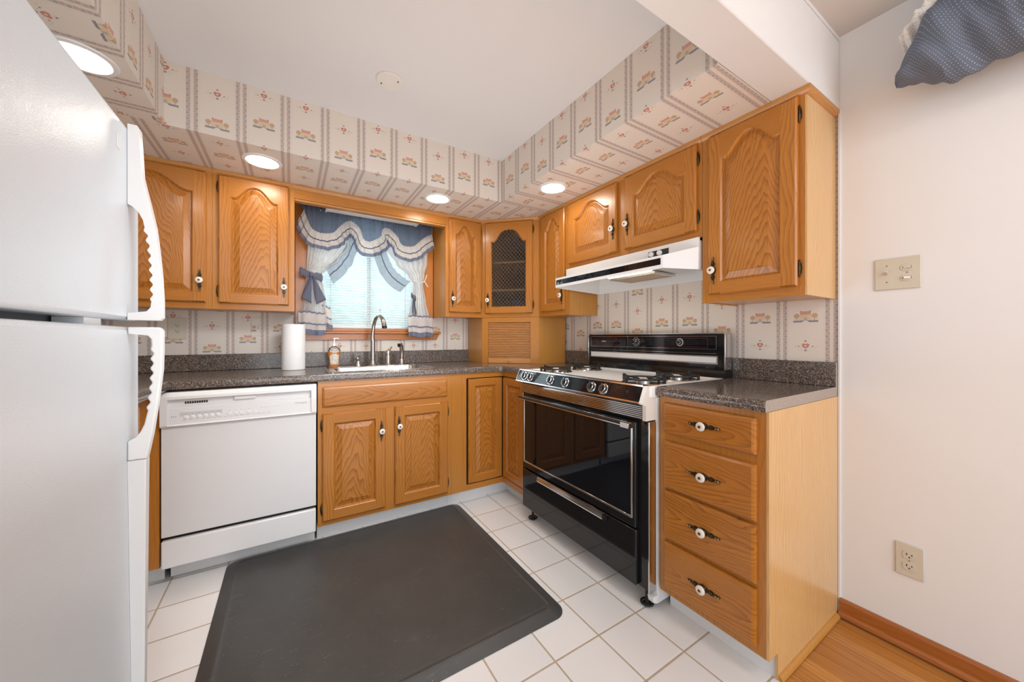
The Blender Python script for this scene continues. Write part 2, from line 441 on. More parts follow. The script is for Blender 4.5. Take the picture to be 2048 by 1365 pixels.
def struct(name, mb, mats, label=None, **k):
    o = mesh_obj(name, mb, mats, **k); o['kind'] = 'structure'; o['category'] = name.split('_')[0]
    if label: o['label'] = label
    return o
def text(name, body, size, mat, parent, loc, rot, align='CENTER'):
    cu = bpy.data.curves.new(name, 'FONT'); cu.body = body; cu.size = size; cu.extrude = .0002; cu.align_x = align; cu.align_y = 'CENTER'
    t = bpy.data.objects.new(name, cu); COL.objects.link(t)
    dg = bpy.context.evaluated_depsgraph_get(); me = bpy.data.meshes.new_from_object(t.evaluated_get(dg))
    bpy.data.objects.remove(t); me.materials.clear(); me.materials.append(MAT[mat])
    o = bpy.data.objects.new(name, me); COL.objects.link(o); o.parent = parent; o.location = loc; o.rotation_euler = rot
    return o

# ------------------------------------------------------------------ measures of the room (metres)
ZS, ZC, ZD = 2.025, 2.300, 2.317            # soffit underside, kitchen ceiling, dining ceiling
XL = -3.01                                    # left wall
SL_, SB, SR = -2.3314, -.6957, -.6618         # soffit faces: left, back, right
B1, B2 = -2.1295, -2.2529                     # ceiling beam
U, CF, TK, CE = .2805, .593, .5275, .6130     # upper depth, base depth, toe kick, counter edge
ZU, ZCB, ZCT, ZT = 1.268, .877, .914, .090

# ================================================================== STRUCTURE
PU = .174
def uv_back(x0, zh): return lambda co, n: ((co.x-x0)/PU, co.z-zh)
mb = MB().box(XL, 0, B2, 0, -.06, 0); struct('floor', mb, 'floor_tile', 'white square ceramic kitchen floor tiles with tan grout')
mb = MB().box(-4.6, 0, -6.0, B2, -.06, -.004); struct('floor_dining', mb, 'wood_floor', 'worn honey oak strip floor beyond the kitchen tiles')
# ceiling
mb = MB().box(XL, 0, B2, 0, ZC, ZC+.1); struct('ceiling', mb, 'ceiling_paint', 'plain white painted kitchen ceiling')
mb = MB().box(-4.6, 0, -4.6, B2, ZD, ZD+.1); struct('ceiling_dining', mb, 'dining_ceiling', 'ceiling of the room this side of the beam')
mb = MB().box(XL, 0, B2, B1, ZS, ZC-.0005); struct('ceiling_beam', mb, 'beam_paint', 'white plastered beam crossing the ceiling at the end of the cabinets', bevel=.004)
# back wall with window opening
WX0, WX1, WZ0, WZ1 = -1.775, -.965, 1.165, 1.985
mb = MB()
for x0, x1, z0, z1 in ((XL, WX0, 0, ZC), (WX1, .1, 0, ZC), (WX0, WX1, 0, WZ0), (WX0, WX1, WZ1, ZC)):
    mb.box(x0, x1, 0, .14, z0, z1)
def uvb(co, n): return ((co.x+2.445)/PU, co.z-(1.100 if co.x < -2.0 else 1.173))
mb2 = MB()
for x0, x1, z0, z1 in ((XL, -2.0, 0, ZS), (-1.9999, WX0, 0, ZS), (WX1, 0, 0, ZS), (WX0, WX1, 0, WZ0), (WX0, WX1, WZ1, ZS)):
    mb2.add([(x0, -.0005, z0), (x1, -.0005, z0), (x1, -.0005, z1), (x0, -.0005, z1)], [(0, 1, 2, 3)])
wb = struct('wall_back', mb, 'white_paint', 'back wall with the window over the sink', uvf=uvb)
me = mesh_obj('wallpaper_covering', mb2, 'wallpaper', parent=wb, uvf=lambda co, n: ((co.x+2.445)/PU, co.z-(1.100 if co.x < -1.99995 else 1.173)), recalc=False)
me['label'] = 'cream country wallpaper with cottages, hearts and stripes'
# right wall
mb = MB().box(0, .12, B2, 0, 0, ZC)
struct('wall_right', mb, 'wallpaper', 'papered wall behind the stove', uvf=lambda co, n: ((-co.y-2.141)/PU, co.z-1.199))
mb = MB().box(0, .12, -4.6, B2, 0, ZD); struct('wall_dining', mb, 'white_paint', 'plain white wall right of the cabinets')
mb = MB().prism([(0, 0), (-.006, 0), (-.006, .006), (0, .006)], 'z', 0, ZS)
o = struct('trim_1', mb, 'white_paint', 'thin painted edge where the wallpaper stops', loc=(0, B2-.003, 0))
mb = MB().box(XL-.12, XL, B2-.3, .14, 0, ZC); struct('wall_left', mb, 'wallpaper', 'papered wall behind the refrigerator', uvf=lambda co, n: ((co.y+.8)/PU, co.z-1.1))
# soffits; the paper wraps from the face on to the underside
def soffit(name, label, x0, x1, y0, y1, face, u0, zh):
    f = {'back': SB, 'right': SR, 'left': SL_}[face]
    def uvf(co, n):
        if face == 'back': u, dep = co.x, co.y-f
        elif face == 'right': u, dep = -co.y, co.x-f
        else: u, dep = co.y, f-co.x
        return ((u-u0)/PU, co.z-zh-(dep if n.z < -.5 else 0))
    struct(name, MB().box(x0, x1, y0, y1, ZS, ZC-.0003), 'wallpaper', label, uvf=uvf)
soffit('wall_soffit_back', 'papered soffit above the sink wall cabinets', XL, 0, SB, -.001, 'back', -2.153+PU*2, 2.133-.001)
soffit('wall_soffit_right', 'papered soffit above the stove wall cabinets', SR, -.0005, B1+.0005, SB-.0003, 'right', 2.018, 2.143)
soffit('wall_soffit_left', 'papered soffit above the refrigerator', XL+.0005, SL_, B1+.0005, SB-.0003, 'left', -.877, 2.075)
# baseboard of the dining wall
mb = MB().prism([(0, .002), (-.020, .002), (-.024, .006), (-.022, .016), (-.016, .022), (-.012, .024), (-.012, .062), (-.008, .072), (0, .072)], 'y', -4.6, B2-.001)
struct('baseboard_right', mb, 'baseboard_wood', 'reddish stained wooden baseboard under the white wall', smooth=False)

# ------------------------------------------------------------------ window
wn = bpy.data.objects.new('window_1', None); COL.objects.link(wn); wn.location = (0, 0, 0); wn['kind'] = 'structure'; wn['category'] = 'window'; wn['label'] = 'window over the sink in orange stained casing'
boxes('window_casing', [(-1.845, WX0, -.020, -.001, WZ0-.01, 1.995), (WX1, -.902, -.020, -.001, WZ0-.01, 1.995)], 'casing_wood', wn, bevel=.003)
boxes('window_jamb', [(-1.7749, -1.755, -.02, .14, WZ0, WZ1), (-.985, -.9651, -.02, .14, WZ0, WZ1)], 'casing_wood', wn)
mb = MB().box(-1.845, -.902, -.022, -.001, 1.925, 2.0); mb.box(-1.755, -.985, -.02, .14, 1.955, 1.985)
mesh_obj('window_head_casing', mb, 'casing_wood_h', wn, bevel=.003)
mb = MB().box(-1.845, -.845, -.045, .0-.001, 1.140, 1.156); mb.box(-1.755, -.985, -.001, .14, 1.140, 1.158)
mb.box(-1.755, -.985, -.022, -.001, 1.156, 1.176)
mesh_obj('window_sill', mb, 'casing_wood_h', wn, bevel=.004)
mb = MB().prism([(-1.845, 1.140), (-.850, 1.140), (-.872, 1.095), (-1.845, 1.095)], 'y', -.020, -.001)
mesh_obj('window_apron', mb, 'casing_wood_h', wn, bevel=.002)
mb = MB()
for a in ((-1.755, -1.72, 1.16, 1.955), (-1.02, -.985, 1.16, 1.955), (-1.755, -.985, 1.16, 1.195), (-1.755, -.985, 1.92, 1.955), (-1.384, -1.356, 1.195, 1.92)):
    mb.box(a[0], a[1], .075, .11, a[2], a[3])
mesh_obj('window_sash', mb, 'sash_white', wn, bevel=.003)
mesh_obj('window_pane', MB().box(-1.72, -1.02, .090, .094, 1.195, 1.92), 'window_glass', wn)
# outdoors
struct('ground_outside', MB().box(-12, 12, .3, 30, -.7, -.6), 'lawn', 'lawn outside the window')
def bush(x, y, r, h, seed, label):
    bm = bmesh.new(); bmesh.ops.create_icosphere(bm, subdivisions=5, radius=1)
    rnd = random.Random(seed); ph = [rnd.random()*6 for _ in range(6)]
    for v in bm.verts:
        c = v.co.copy(); d = 1+.06*math.sin(7*c.x+ph[0])*math.sin(6*c.y+ph[1])+.05*math.sin(13*c.z+ph[2])*math.sin(11*c.x+ph[3])+.03*math.sin(31*c.x+ph[4])*math.sin(29*c.z+ph[5])
        v.co = Vector((c.x*r*d, c.y*r*.8*d, max(c.z*h*d, -.02)))
    me = bpy.data.meshes.new('shrub'); bm.to_mesh(me); bm.free(); me.materials.append(MAT['leaves'])
    o = bpy.data.objects.new('shrub', me); COL.objects.link(o); o.location = (x, y, -.6); tag(o, label, 'shrub', None)
bush(-1.1, 4.6, 1.45, 2.75, 3, 'large rounded green shrub seen faintly through the blind')

# blind
bl = thing('mini_blind', 'white horizontal slat blind hanging in the window over the sink', 'blind', (0, 0, 0))
mesh_obj('headrail', MB().box(-1.69, -1.03, -.055, -.022, 1.958, 1.990), 'blind_rail', bl, bevel=.002)
mb = MB(); z = 1.208
while z < 1.945:
    xs0, xs1 = -1.735, -1.005
    for k in range(3):
        y0 = .036-.0115+k*.00767; y1 = y0+.00767; tl = .0035
        za = z+(k-1.5)*tl*1.4+[0, .0013, .0013][k]; zb = z+(k-.5)*tl*1.4+[.0013, .0013, 0][k]
        mb.add([(xs0, y0, za), (xs1, y0, za), (xs1, y1, zb), (xs0, y1, zb)], [(0, 1, 2, 3)])
    z += .0178
mesh_obj('slats', mb, 'blind_slat', bl, recalc=False)
mesh_obj('bottom_rail', MB().box(-1.735, -1.005, .022, .050, 1.180, 1.197), 'blind_rail', bl, bevel=.002)
mb = MB()
for x in (-1.63, -1.37, -1.11): mb.tube([(x, .022, 1.18), (x, .022, 1.955)], .0009, 5); mb.tube([(x, .050, 1.18), (x, .050, 1.955)], .0009, 5)
mesh_obj('ladder_cord', mb, 'grey_print', bl)

# ================================================================== CABINET PARTS
def offset(poly, d):
    """inset a closed CCW outline by d"""
    n = len(poly); out = []
    for i in range(n):
        p0, p1, p2 = Vector(poly[i-1]), Vector(poly[i]), Vector(poly[(i+1) % n])
        e1 = (p1-p0).normalized(); e2 = (p2-p1).normalized()
        n1 = Vector((-e1.y, e1.x)); n2 = Vector((-e2.y, e2.x)); b = (n1+n2)
        b = b/max(b.length_squared*.5, .35)
        out.append(tuple(p1+b*d))
    return out
def door_mesh(W, H, arch=True, fw=.052, glass=False, T=.019, rise=.072, shoulder=.112, N=26):
    """raised panel door, centred on x and z, back at y=0, front at y=-T. slots: 0 stile 1 rail 2 panel"""
    mb = MB(); w, h = W/2, H/2; e = .006
    ix0 = w-fw; zs = h-(shoulder if arch else fw); zp = zs+rise if arch else zs
    flat0 = ix0*(.10 if ix0 > .07 else .05)
    def outline(d):
        ix = ix0-d; zb = -h+fw+d; za, zq = zs-d, zp-d
        o = [(-ix, zb), (ix, zb), (ix, za)]
        if arch:
            xa = ix-flat0*ix/ix0
            o.append((xa, za))
            for i in range(1, N):
                x = xa-2*xa*i/N; o.append((x, za+(zq-za)*(.5+.5*math.cos(PI*(abs(x)/xa)**(1.75 if glass else 1.22)))))
            o.append((-xa, za))
        return o+[(-ix, za)]
    ix, zb = ix0, -h+fw
    op = outline(0)
    tp = op[2:]                           # upper curve right -> left
    F = -T; E = -T+.005
    # stiles with eased outer edge
    for sgn in (-1, 1):
        xs = [sgn*w, sgn*(w-e), sgn*ix]
        mb.add([(xs[0], 0, -h), (xs[0], E, -h), (xs[1], F, -h+e), (xs[2], F, -h+e), (xs[2], 0, -h),
                (xs[0], 0, h), (xs[0], E, h), (xs[1], F, h-e), (xs[2], F, h-e), (xs[2], 0, h), (xs[2], E, -h), (xs[2], E, h)],
               [(0, 1, 6, 5), (1, 2, 7, 6), (2, 3, 8, 7), (0, 4, 10, 3, 2, 1), (5, 6, 7, 8, 11, 9), (0, 5, 9, 4)], 0)
    # bottom rail
    mb.add([(-ix, 0, -h), (ix, 0, -h), (ix, E, -h), (-ix, E, -h), (-ix, F, -h+e), (ix, F, -h+e), (ix, F, zb), (-ix, F, zb)],
           [(0, 1, 2, 3), (3, 2, 5, 4), (4, 5, 6, 7)], 1)
    # top rail strips
    for i in range(len(tp)-1):
        (xa_, za), (xb_, z2) = tp[i], tp[i+1]
        mb.add([(xa_, F, za), (xb_, F, z2), (xb_, F, h-e), (xa_, F, h-e), (xa_, E, h), (xb_, E, h), (xa_, 0, h), (xb_, 0, h)], [(0, 1, 2, 3), (3, 2, 5, 4), (4, 5, 7, 6)], 1)
    L = [op]; D = [F]
    if glass: rings = [(.006, F+.006), (.0061, -.002)]
    else: rings = [(.002, F+.0015), (.0070, F+.008), (.0090, F+.0130), (.0130, F+.0130), (.038 if W > .2 else .027, F+.0045), (.0395 if W > .2 else .0285, F+.0020)]
    for k, (d, y) in enumerate(rings):
        L.append(outline(d)); D.append(y)
    for k in range(len(L)-1):
        mb.ring([(p[0], D[k], p[1]) for p in L[k]], [(p[0], D[k+1], p[1]) for p in L[k+1]], 0 if k < 2 else 2)
    if not glass:
        mb.add([(p[0], D[-1], p[1]) for p in L[-1]], [list(range(len(op)))], 2)
    mb.add([(-w, 0, -h), (w, 0, -h), (w, 0, h), (-w, 0, h)], [] if glass else [(0, 1, 2, 3)], 0)
    return mb, L[-1]
def plate_mesh():
    """ornamental bronze backplate, long axis z, centred; front towards -y"""
    prof = [(.0, .0600), (.0030, .0585), (.0044, .0560), (.0030, .0530), (.0022, .0510), (.0050, .0490), (.0060, .0470), (.0040, .0450), (.0035, .0420), (.0062, .0360), (.0085, .0300),
            (.0080, .0250), (.0052, .0200), (.0060, .0160), (.0095, .0120), (.0120, .0060), (.0125, .0)]
    right = prof+[(r, -z) for r, z in prof[-2::-1]]
    mb = MB(); pts = [(r, z) for r, z in right]+[(-r, z) for r, z in right[-2:0:-1]]
    mb.prism(pts, 'y', -.0035, 0)
    for sg in (-1, 1):
        mb.lathe([(0, -.0045), (.0036, -.002), (.0040, 0), (.0036, .002), (0, .0045)], (0, -.0055, sg*.0555), 'z', 10, 1)
        mb.lathe([(0, -.004), (.0034, -.002), (.0038, 0), (.0034, .002), (0, .004)], (0, -.0052, sg*.0475), 'z', 10, 1)
        mb.lathe([(.004, 0), (.006, -.003), (.005, -.0055), (0, -.006)], (0, -.003, sg*.029), 'y', 10)
    mb.lathe([(.0125, 0), (.0110, -.004), (.0070, -.006), (.0060, -.010)], (0, -.0035, 0), 'y', 16)
    return mb
def knob_mesh():
    mb = MB(); mb.lathe([(.0065, -.008), (.009, -.012), (.0150, -.016), (.0165, -.020), (.0150, -.024), (.0100, -.0265), (.0052, -.0262)], (0, 0, 0), 'y', 24, 0)
    mb.lathe([(.0055, -.0258), (.0048, -.0280), (.0025, -.0290), (0, -.0292)], (0, 0, 0), 'y', 14, 1); return mb
def hinge_mesh():
    mb = MB(); mb.prism([(0, -.030), (.0085, -.018), (.0105, 0), (.0085, .018), (0, .030), (-.0035, .014), (-.0035, -.014)], 'y', -.0025, 0)
    mb.lathe([(0, -.034), (.0022, -.031), (.0030, -.026), (.0040, -.024), (.0040, -.010), (.0046, -.009), (.0046, .009), (.0040, .010), (.0040, .024), (.0030, .026), (.0022, .031), (0, .034)], (.003, -.004, 0), 'z', 12)
    return mb
def hardware(parent, x, z, y, horizontal=False):
    a = mesh_obj('handle_backplate', plate_mesh(), ['bronze', 'brass_tip'], parent, (x, y, z), (0, PI/2 if horizontal else 0, 0))
    a['label'] = 'dark bronze backplate'
    k = mesh_obj('knob', knob_mesh(), ['porcelain', 'brass_dark'], parent, (x, y, z)); k['label'] = 'white porcelain knob'
def door(parent, x0, x1, z0, z1, y, hinge=None, knob=None, arch=True, name='door', glass=False, **kw):
    """door in the cabinet's frame. hinge/knob: 'L' or 'R'; knob = (side, z)"""
    mb, inner = door_mesh(x1-x0, z1-z0, arch, glass=glass, **kw)
    d = mesh_obj(name, mb, ['oak_stile', 'oak_rail', 'oak_panel'], parent, ((x0+x1)/2, y, (z0+z1)/2), recalc=False, smooth=True, ang=.25)
    W, H = x1-x0, z1-z0
    if knob:
        sx = (-W/2+.024) if knob[0] == 'L' else (W/2-.024)
        hardware(d, sx, knob[1]-(z0+z1)/2, -.0192)
    if hinge:
        sg = -1 if hinge == 'L' else 1
        for zz in ((-H/2+.065), (H/2-.065)):
            hg = mesh_obj('hinge', hinge_mesh(), 'bronze', d, (sg*(W/2+.0005), -.002, zz), (0, 0 if sg > 0 else PI, 0)); hg['label'] = 'dark bronze butterfly hinge'
    return d, inner
def drawer(parent, x0, x1, z0, z1, y, knob=True, name='drawer', T=.019, mat='oak_drawer'):
    w, h = (x1-x0)/2, (z1-z0)/2; e = .010
    mb = MB()
    A = [(-w, -h), (w, -h), (w, h), (-w, h)]; Bq = [(-w+.002, -h+.002), (w-.002, -h+.002), (w-.002, h-.002), (-w+.002, h-.002)]; C_ = [(-w+e, -h+e), (w-e, -h+e), (w-e, h-e), (-w+e, h-e)]
    mb.ring([(p[0], 0, p[1]) for p in A], [(p[0], -T+.008, p[1]) for p in A]); mb.ring([(p[0], -T+.008, p[1]) for p in A], [(p[0], -T+.004, p[1]) for p in Bq])
    mb.ring([(p[0], -T+.004, p[1]) for p in Bq], [(p[0], -T, p[1]) for p in C_]); mb.add([(p[0], -T, p[1]) for p in C_], [(0, 1, 2, 3)]); mb.add([(p[0], 0, p[1]) for p in A], [(0, 1, 2, 3)])
    d = mesh_obj(name, mb, mat, parent, ((x0+x1)/2, y, (z0+z1)/2), ang=.25)
    if knob: hardware(d, -.002, 0, -T-.0002, True)
    return d
def crown(parent, W, depth, x0=0, ends=(False, False), top=ZS):
    pr = [(-.001, -.027), (.004, -.024), (.011, -.016), (.014, -.010), (.014, -.0005), (-.001, -.0005)]
    e = 1 if ends[1] else 0
    paths = [(x0, None), (x0+W, None)]
    def loop(k):   # cross-sections along the mitred path
        if k == 0: return [(x0, -depth-o, top+z) for o, z in pr]
        if k == 1: return [(x0+W+(o if e else 0), -depth-o, top+z) for o, z in pr]
        return [(x0+W+o, -.001, top+z) for o, z in pr]
    mb = MB(); ks = [0, 1, 2] if e else [0, 1]
    for a, b_ in zip(ks[:-1], ks[1:]): mb.ring(loop(a), loop(b_))
    mb.add(loop(0), [list(range(6))]); mb.add(loop(ks[-1]), [list(range(6))])
    mesh_obj('crown_moulding', mb, 'oak_crown', parent, smooth=False)
def upper(label, loc, rot, W, z0, doors, ends=(False, False), side_mat='oak_side', depth=U):
    t = thing('wall_cabinet', label, 'cabinet', loc, rot)
    WW = W
    if ends[1]:
        mesh_obj('end_panel', MB().box(W-.0060, W, -depth+.0003, -.002, z0, ZS-.028), 'oak_pale', t)['label'] = 'pale straight-grained end panel'
        W = W-.0062
    mb = MB().box(.0, W, -depth+.019, -.002, z0+.004, ZS-.028)
    mb.box(0, .013, -depth+.019, -.002, z0, z0+.004); mb.box(W-.013, W, -depth+.019, -.002, z0, z0+.004)
    mesh_obj('carcass', mb, side_mat, t)
    fw = .03; f0, f1 = -depth, -depth+.0189
    boxes('face_frame_stile', [(0, fw, f0, f1, z0, ZS-.001), (W-fw, W, f0, f1, z0, ZS-.001)]+[(a[1]-.012, b_[0]+.012, f0, f1, z0+fw+.008, ZS-.05) for a, b_ in zip(doors[:-1], doors[1:])], 'oak_frame', t)
    boxes('face_frame_rail', [(fw, W-fw, f0, f1, z0, z0+fw+.008), (fw, W-fw, f0, f1, ZS-.05, ZS-.001)], 'oak_frame_h', t)
    W = WW; crown(t, W, depth, 0, ends)
    for dd in doors:
        door(t, dd[0], dd[1], dd[2], dd[3], -depth-.0002, dd[4], dd[5], **(dd[6] if len(dd) > 6 else {}))
    return t

# ================================================================== UPPER CABINETS
DZ0, DZ1 = 1.301, 1.998
R90 = -PI/2
upper('oak wall cabinet partly hidden by the refrigerator, leftmost on the window wall', (-3.005, 0, 0), 0, .775, ZU, [(.300, .750, DZ0, DZ1, None, ('R', 1.415))])
upper('oak wall cabinet just left of the window, arched door with white knob at right', (-2.229, 0, 0), 0, .379, ZU, [(.026, .350, DZ0, DZ1, 'L', ('R', 1.405))])
upper('narrow oak wall cabinet just right of the window curtains', (-.899, 0, 0), 0, .302, ZU, [(.024, .285, DZ0, DZ1, 'R', ('L', 1.40), dict(fw=.050))], side_mat='oak_side')
upper('narrow oak wall cabinet tucked against the left end of the range hood', (0, -.596, 0), R90, .328, ZU, [(.046, .312, DZ0, DZ1, None, ('R', 1.40), dict(fw=.050))])
upper('short oak wall cabinet with two arched doors above the range hood', (0, -.926, 0), R90, .927, 1.570, [(.026, .438, 1.601, DZ1, 'L', ('R', 1.735), dict(fw=.055)), (.492, .907, 1.601, DZ1, 'R', ('L', 1.735), dict(fw=.055))])
upper('tall oak wall cabinet at the right end of the run, over the drawers', (0, -1.8545, 0), R90, .3865, ZU, [(.034, .362, DZ0, DZ1, 'R', ('L', 1.405))], ends=(False, True))
# board over the window
t = thing('window_valance_board', 'plain oak board bridging the cabinets above the window', 'board', (-1.8495, 0, 0))
mesh_obj('board', MB().box(0, .950, -U, -U+.0189, 1.945, ZS-.001), 'oak_frame_h', t, bevel=.001)
mesh_obj('lower_lip', MB().box(0, .950, -U+.004, -U+.0485, 1.932, 1.9448), 'oak_crown', t, bevel=.002)
crown(t, .950, U)

t = thing('fluorescent_fixture', 'slim white light fixture under the board above the window', 'light fixture', (-1.676, -.155, 1.944))
mesh_obj('housing', MB().box(0, .606, -.035, .035, .012, .0400), 'appliance_white', t, bevel=.002)
mesh_obj('diffuser', MB().prism([(-.030, .0118), (-.024, 0), (.024, 0), (.030, .0118)], 'x', .012, .594), 'blind_rail', t, smooth=False)
boxes('end_bracket', [(.0, .0115, -.034, .034, -.002, .0118), (.5945, .606, -.034, .034, -.002, .0118)], 'appliance_white', t)
# diagonal corner cabinet
dg = thing('corner_wall_cabinet', 'diagonal corner cabinet with arched lattice glass door', 'cabinet', (0, 0, 0), -PI/4)
FY = -.6217; HW = .2250
def q(x, y):  # world xy -> local xy of the diagonal frame
    c = math.sqrt(.5); return (x*c-y*c, x*c+y*c)
P5 = [q(-.002, -.002), q(-.596, -.002), q(-.596, -.2805), q(-.2805, -.596), q(-.002, -.596)]
mb = MB()
mb.prism(P5, 'z', ZU, ZU+.016); mb.prism(P5, 'z', ZS-.03, ZS-.001)
for i in (1, 4):   # sides
    a = Vector(P5[i]); b_ = Vector(P5[2 if i == 1 else 3]); n = Vector((0, .012)); 
    mb.prism([tuple(a), tuple(b_), tuple(b_+n), tuple(a+n)], 'z', ZU+.016, ZS-.03)
for pa, pb in ((P5[0], P5[1]), (P5[0], P5[4])):
    a, b_ = Vector(pa), Vector(pb); n = Vector((0, -.01))
    mb.prism([tuple(a), tuple(b_), tuple(b_+n), tuple(a+n)], 'z', ZU+.016, ZS-.03)
mesh_obj('carcass', mb, 'oak_side', dg)
for zz in (1.475, 1.690):
    sp = [q(-.02, -.02), q(-.57, -.02), q(-.57, -.27), q(-.27, -.57), q(-.02, -.57)]
    sh = mesh_obj('shelf', MB().prism(sp, 'z', zz, zz+.014), 'oak_side', dg)
    mb = MB(); 
    for k in range(44):
        x = -.205+k*.0095; mb.lathe([(0, -.004), (.004, -.002), (.005, 0), (.004, .002), (0, .004)], (x, -.5965, zz+.007), 'x', 8)
    mesh_obj('rope_edging', mb, 'rope', sh)['label'] = 'twisted rope edge of the shelf'
boxes('face_frame_stile', [(-HW, -.165, FY, FY+.0189, ZU, ZS-.001), (.165, HW, FY, FY+.0189, ZU, ZS-.001)], 'oak_frame', dg)
boxes('face_frame_rail', [(-.165, .165, FY, FY+.0189, ZU, ZU+.035), (-.165, .165, FY, FY+.0189, ZS-.05, ZS-.001)], 'oak_frame_h', dg)
mb = MB(); pr = [(FY+.001, ZS-.027), (FY-.004, ZS-.024), (FY-.011, ZS-.016), (FY-.014, ZS-.010), (FY-.014, ZS-.0005), (FY+.001, ZS-.0005)]
mb.prism(pr, 'x', -HW-.004, HW+.004); mesh_obj('crown_moulding', mb, 'oak_crown', dg, smooth=False)
gd, inner = door(dg, -.195, .178, DZ0-.004, DZ1, FY-.0002, 'R', ('L', 1.40), glass=True, fw=.048, rise=.090, shoulder=.145)
mb = MB(); mb.add([(p[0], -.008, p[1]) for p in inner]+[(p[0], -.005, p[1]) for p in inner], [list(range(len(inner))), list(range(len(inner), 2*len(inner)))])
mesh_obj('glass_pane', mb, 'cabinet_glass', gd)
# lead lattice clipped to the opening
def inside(p, poly):
    c = False; n = len(poly)
    for i in range(n):
        a, b_ = poly[i], poly[i-1]
        if (a[1] > p[1]) != (b_[1] > p[1]) and p[0] < (b_[0]-a[0])*(p[1]-a[1])/(b_[1]-a[1])+a[0]: c = not c
    return c
mb = MB(); dzl = .0325; sl = 1.15
for sgn in (-1, 1):
    for k in range(-34, 35):
        c0 = k*dzl; seg = []
        for i in range(121):
            x = -.16+i*.32/120; p = (x, sgn*sl*x+c0)
            if inside(p, inner): seg.append(p)
        if len(seg) > 2:
            a, b_ = seg[0], seg[-1]; mb.tube([(a[0], -.0095, a[1]), (b_[0], -.0095, b_[1])], .00065, 4)
mesh_obj('lead_lattice', mb, 'lead_line', gd)['label'] = 'thin diamond lead lattice'

# appliance garage below the diagonal cabinet
ag = thing('appliance_garage', 'oak appliance garage with roll-up slat door in the counter corner', 'cabinet', (0, 0, ZCT), -PI/4)
HG = ZU-ZCT-.001
G5 = [q(-.022, -.022), q(-.595, -.022), q(-.595, -.2795), q(-.2795, -.595), q(-.022, -.595)]
mb = MB()
for i in (1, 4):
    a = Vector(G5[i]); b_ = Vector(G5[2 if i == 1 else 3]); n = Vector((0, .016))
    mb.prism([tuple(a), tuple(b_), tuple(b_+n), tuple(a+n)], 'z', .0005, HG-.0122)
mb.prism(G5, 'z', HG-.012, HG)
mesh_obj('carcass', mb, 'oak_side', ag)
fg = q(-.595, -.2795)[1]; hg_ = .2230
boxes('face_frame_stile', [(-hg_, -.176, fg-.0005, fg+.018, .0005, HG), (.160, hg_, fg-.0005, fg+.018, .0005, HG)], 'oak_frame', ag)
mesh_obj('face_frame_rail', MB().box(-.176, .160, fg-.0005, fg+.018, HG-.038, HG), 'oak_frame_h', ag)
mb = MB(); n = 21; z0t, z1t = .040, HG-.040
for k in range(n):
    a = z0t+(z1t-z0t)*k/n; b_ = z0t+(z1t-z0t)*(k+1)/n; hh = (b_-a)
    mb.prism([(fg+.020, a+.0016), (fg+.0075, a+.0026), (fg+.0040, a+.0050), (fg+.0040, b_-.0050), (fg+.0075, b_-.0026), (fg+.020, b_-.0016)], 'x', -.1755, .1595)
mb.box(-.1755, .1595, fg+.0195, fg+.021, z0t, z1t)
mesh_obj('tambour_door', mb, 'tambour_wood', ag, smooth=False)
bt = mesh_obj('tambour_bottom_rail', MB().box(-.1755, .1595, fg+.003, fg+.014, .001, .040), 'tambour_wood', ag, bevel=.002)
mesh_obj('knob', MB().lathe([(.004, 0), (.004, -.003), (.0095, -.006), (.008, -.009), (0, -.010)], (0, 0, 0), 'y', 18), 'tambour_wood', bt, (-.006, fg+.003, .020))

# ================================================================== BASE CABINETS
def base(label, loc, rot, W, extra_left=0, **kw):
    t = thing('base_cabinet', label, 'cabinet', loc, rot); return t
# sink base
t = thing('base_cabinet', 'oak sink base cabinet with long false drawer and two doors', 'cabinet', (-1.7465, 0, 0)); W = .7665
mesh_obj('carcass', MB().box(0, .016, -CF+.019, -.002, ZT, ZCB-.001).box(W-.016, W, -CF+.019, -.002, ZT, ZCB-.001).box(.016, W-.016, -CF+.019, -.002, ZT, ZT+.016).box(.016, W-.016, -.014, -.002, ZT+.016, ZCB-.001), 'oak_side', t)
boxes('face_frame_stile', [(0, .03, -CF, -CF+.0189, ZT, ZCB-.001), (W-.05, W, -CF, -CF+.0189, ZT, ZCB-.001), (.34, .415, -CF, -CF+.0189, .13, .69)], 'oak_frame', t)
boxes('face_frame_rail', [(.03, W-.05, -CF, -CF+.0189, ZT, .13), (.03, W-.05, -CF, -CF+.0189, .69, .75), (.03, W-.05, -CF, -CF+.0189, .83, ZCB-.001)], 'oak_frame_h', t)
drawer(t, .022, .735, .733, .843, -CF-.0002, False, 'false_drawer_front', T=.011)
door(t, .022, .350, .118, .700, -CF-.0002, 'L', ('R', .570), False, fw=.055)
door(t, .403, .736, .115, .700, -CF-.0002, 'R', ('L', .585), False, fw=.055)
mesh_obj('toe_kick', MB().box(0, W, -TK, -TK+.012, 0, ZT-.0005), 'toe_white', t)['label'] = 'white toe kick board'
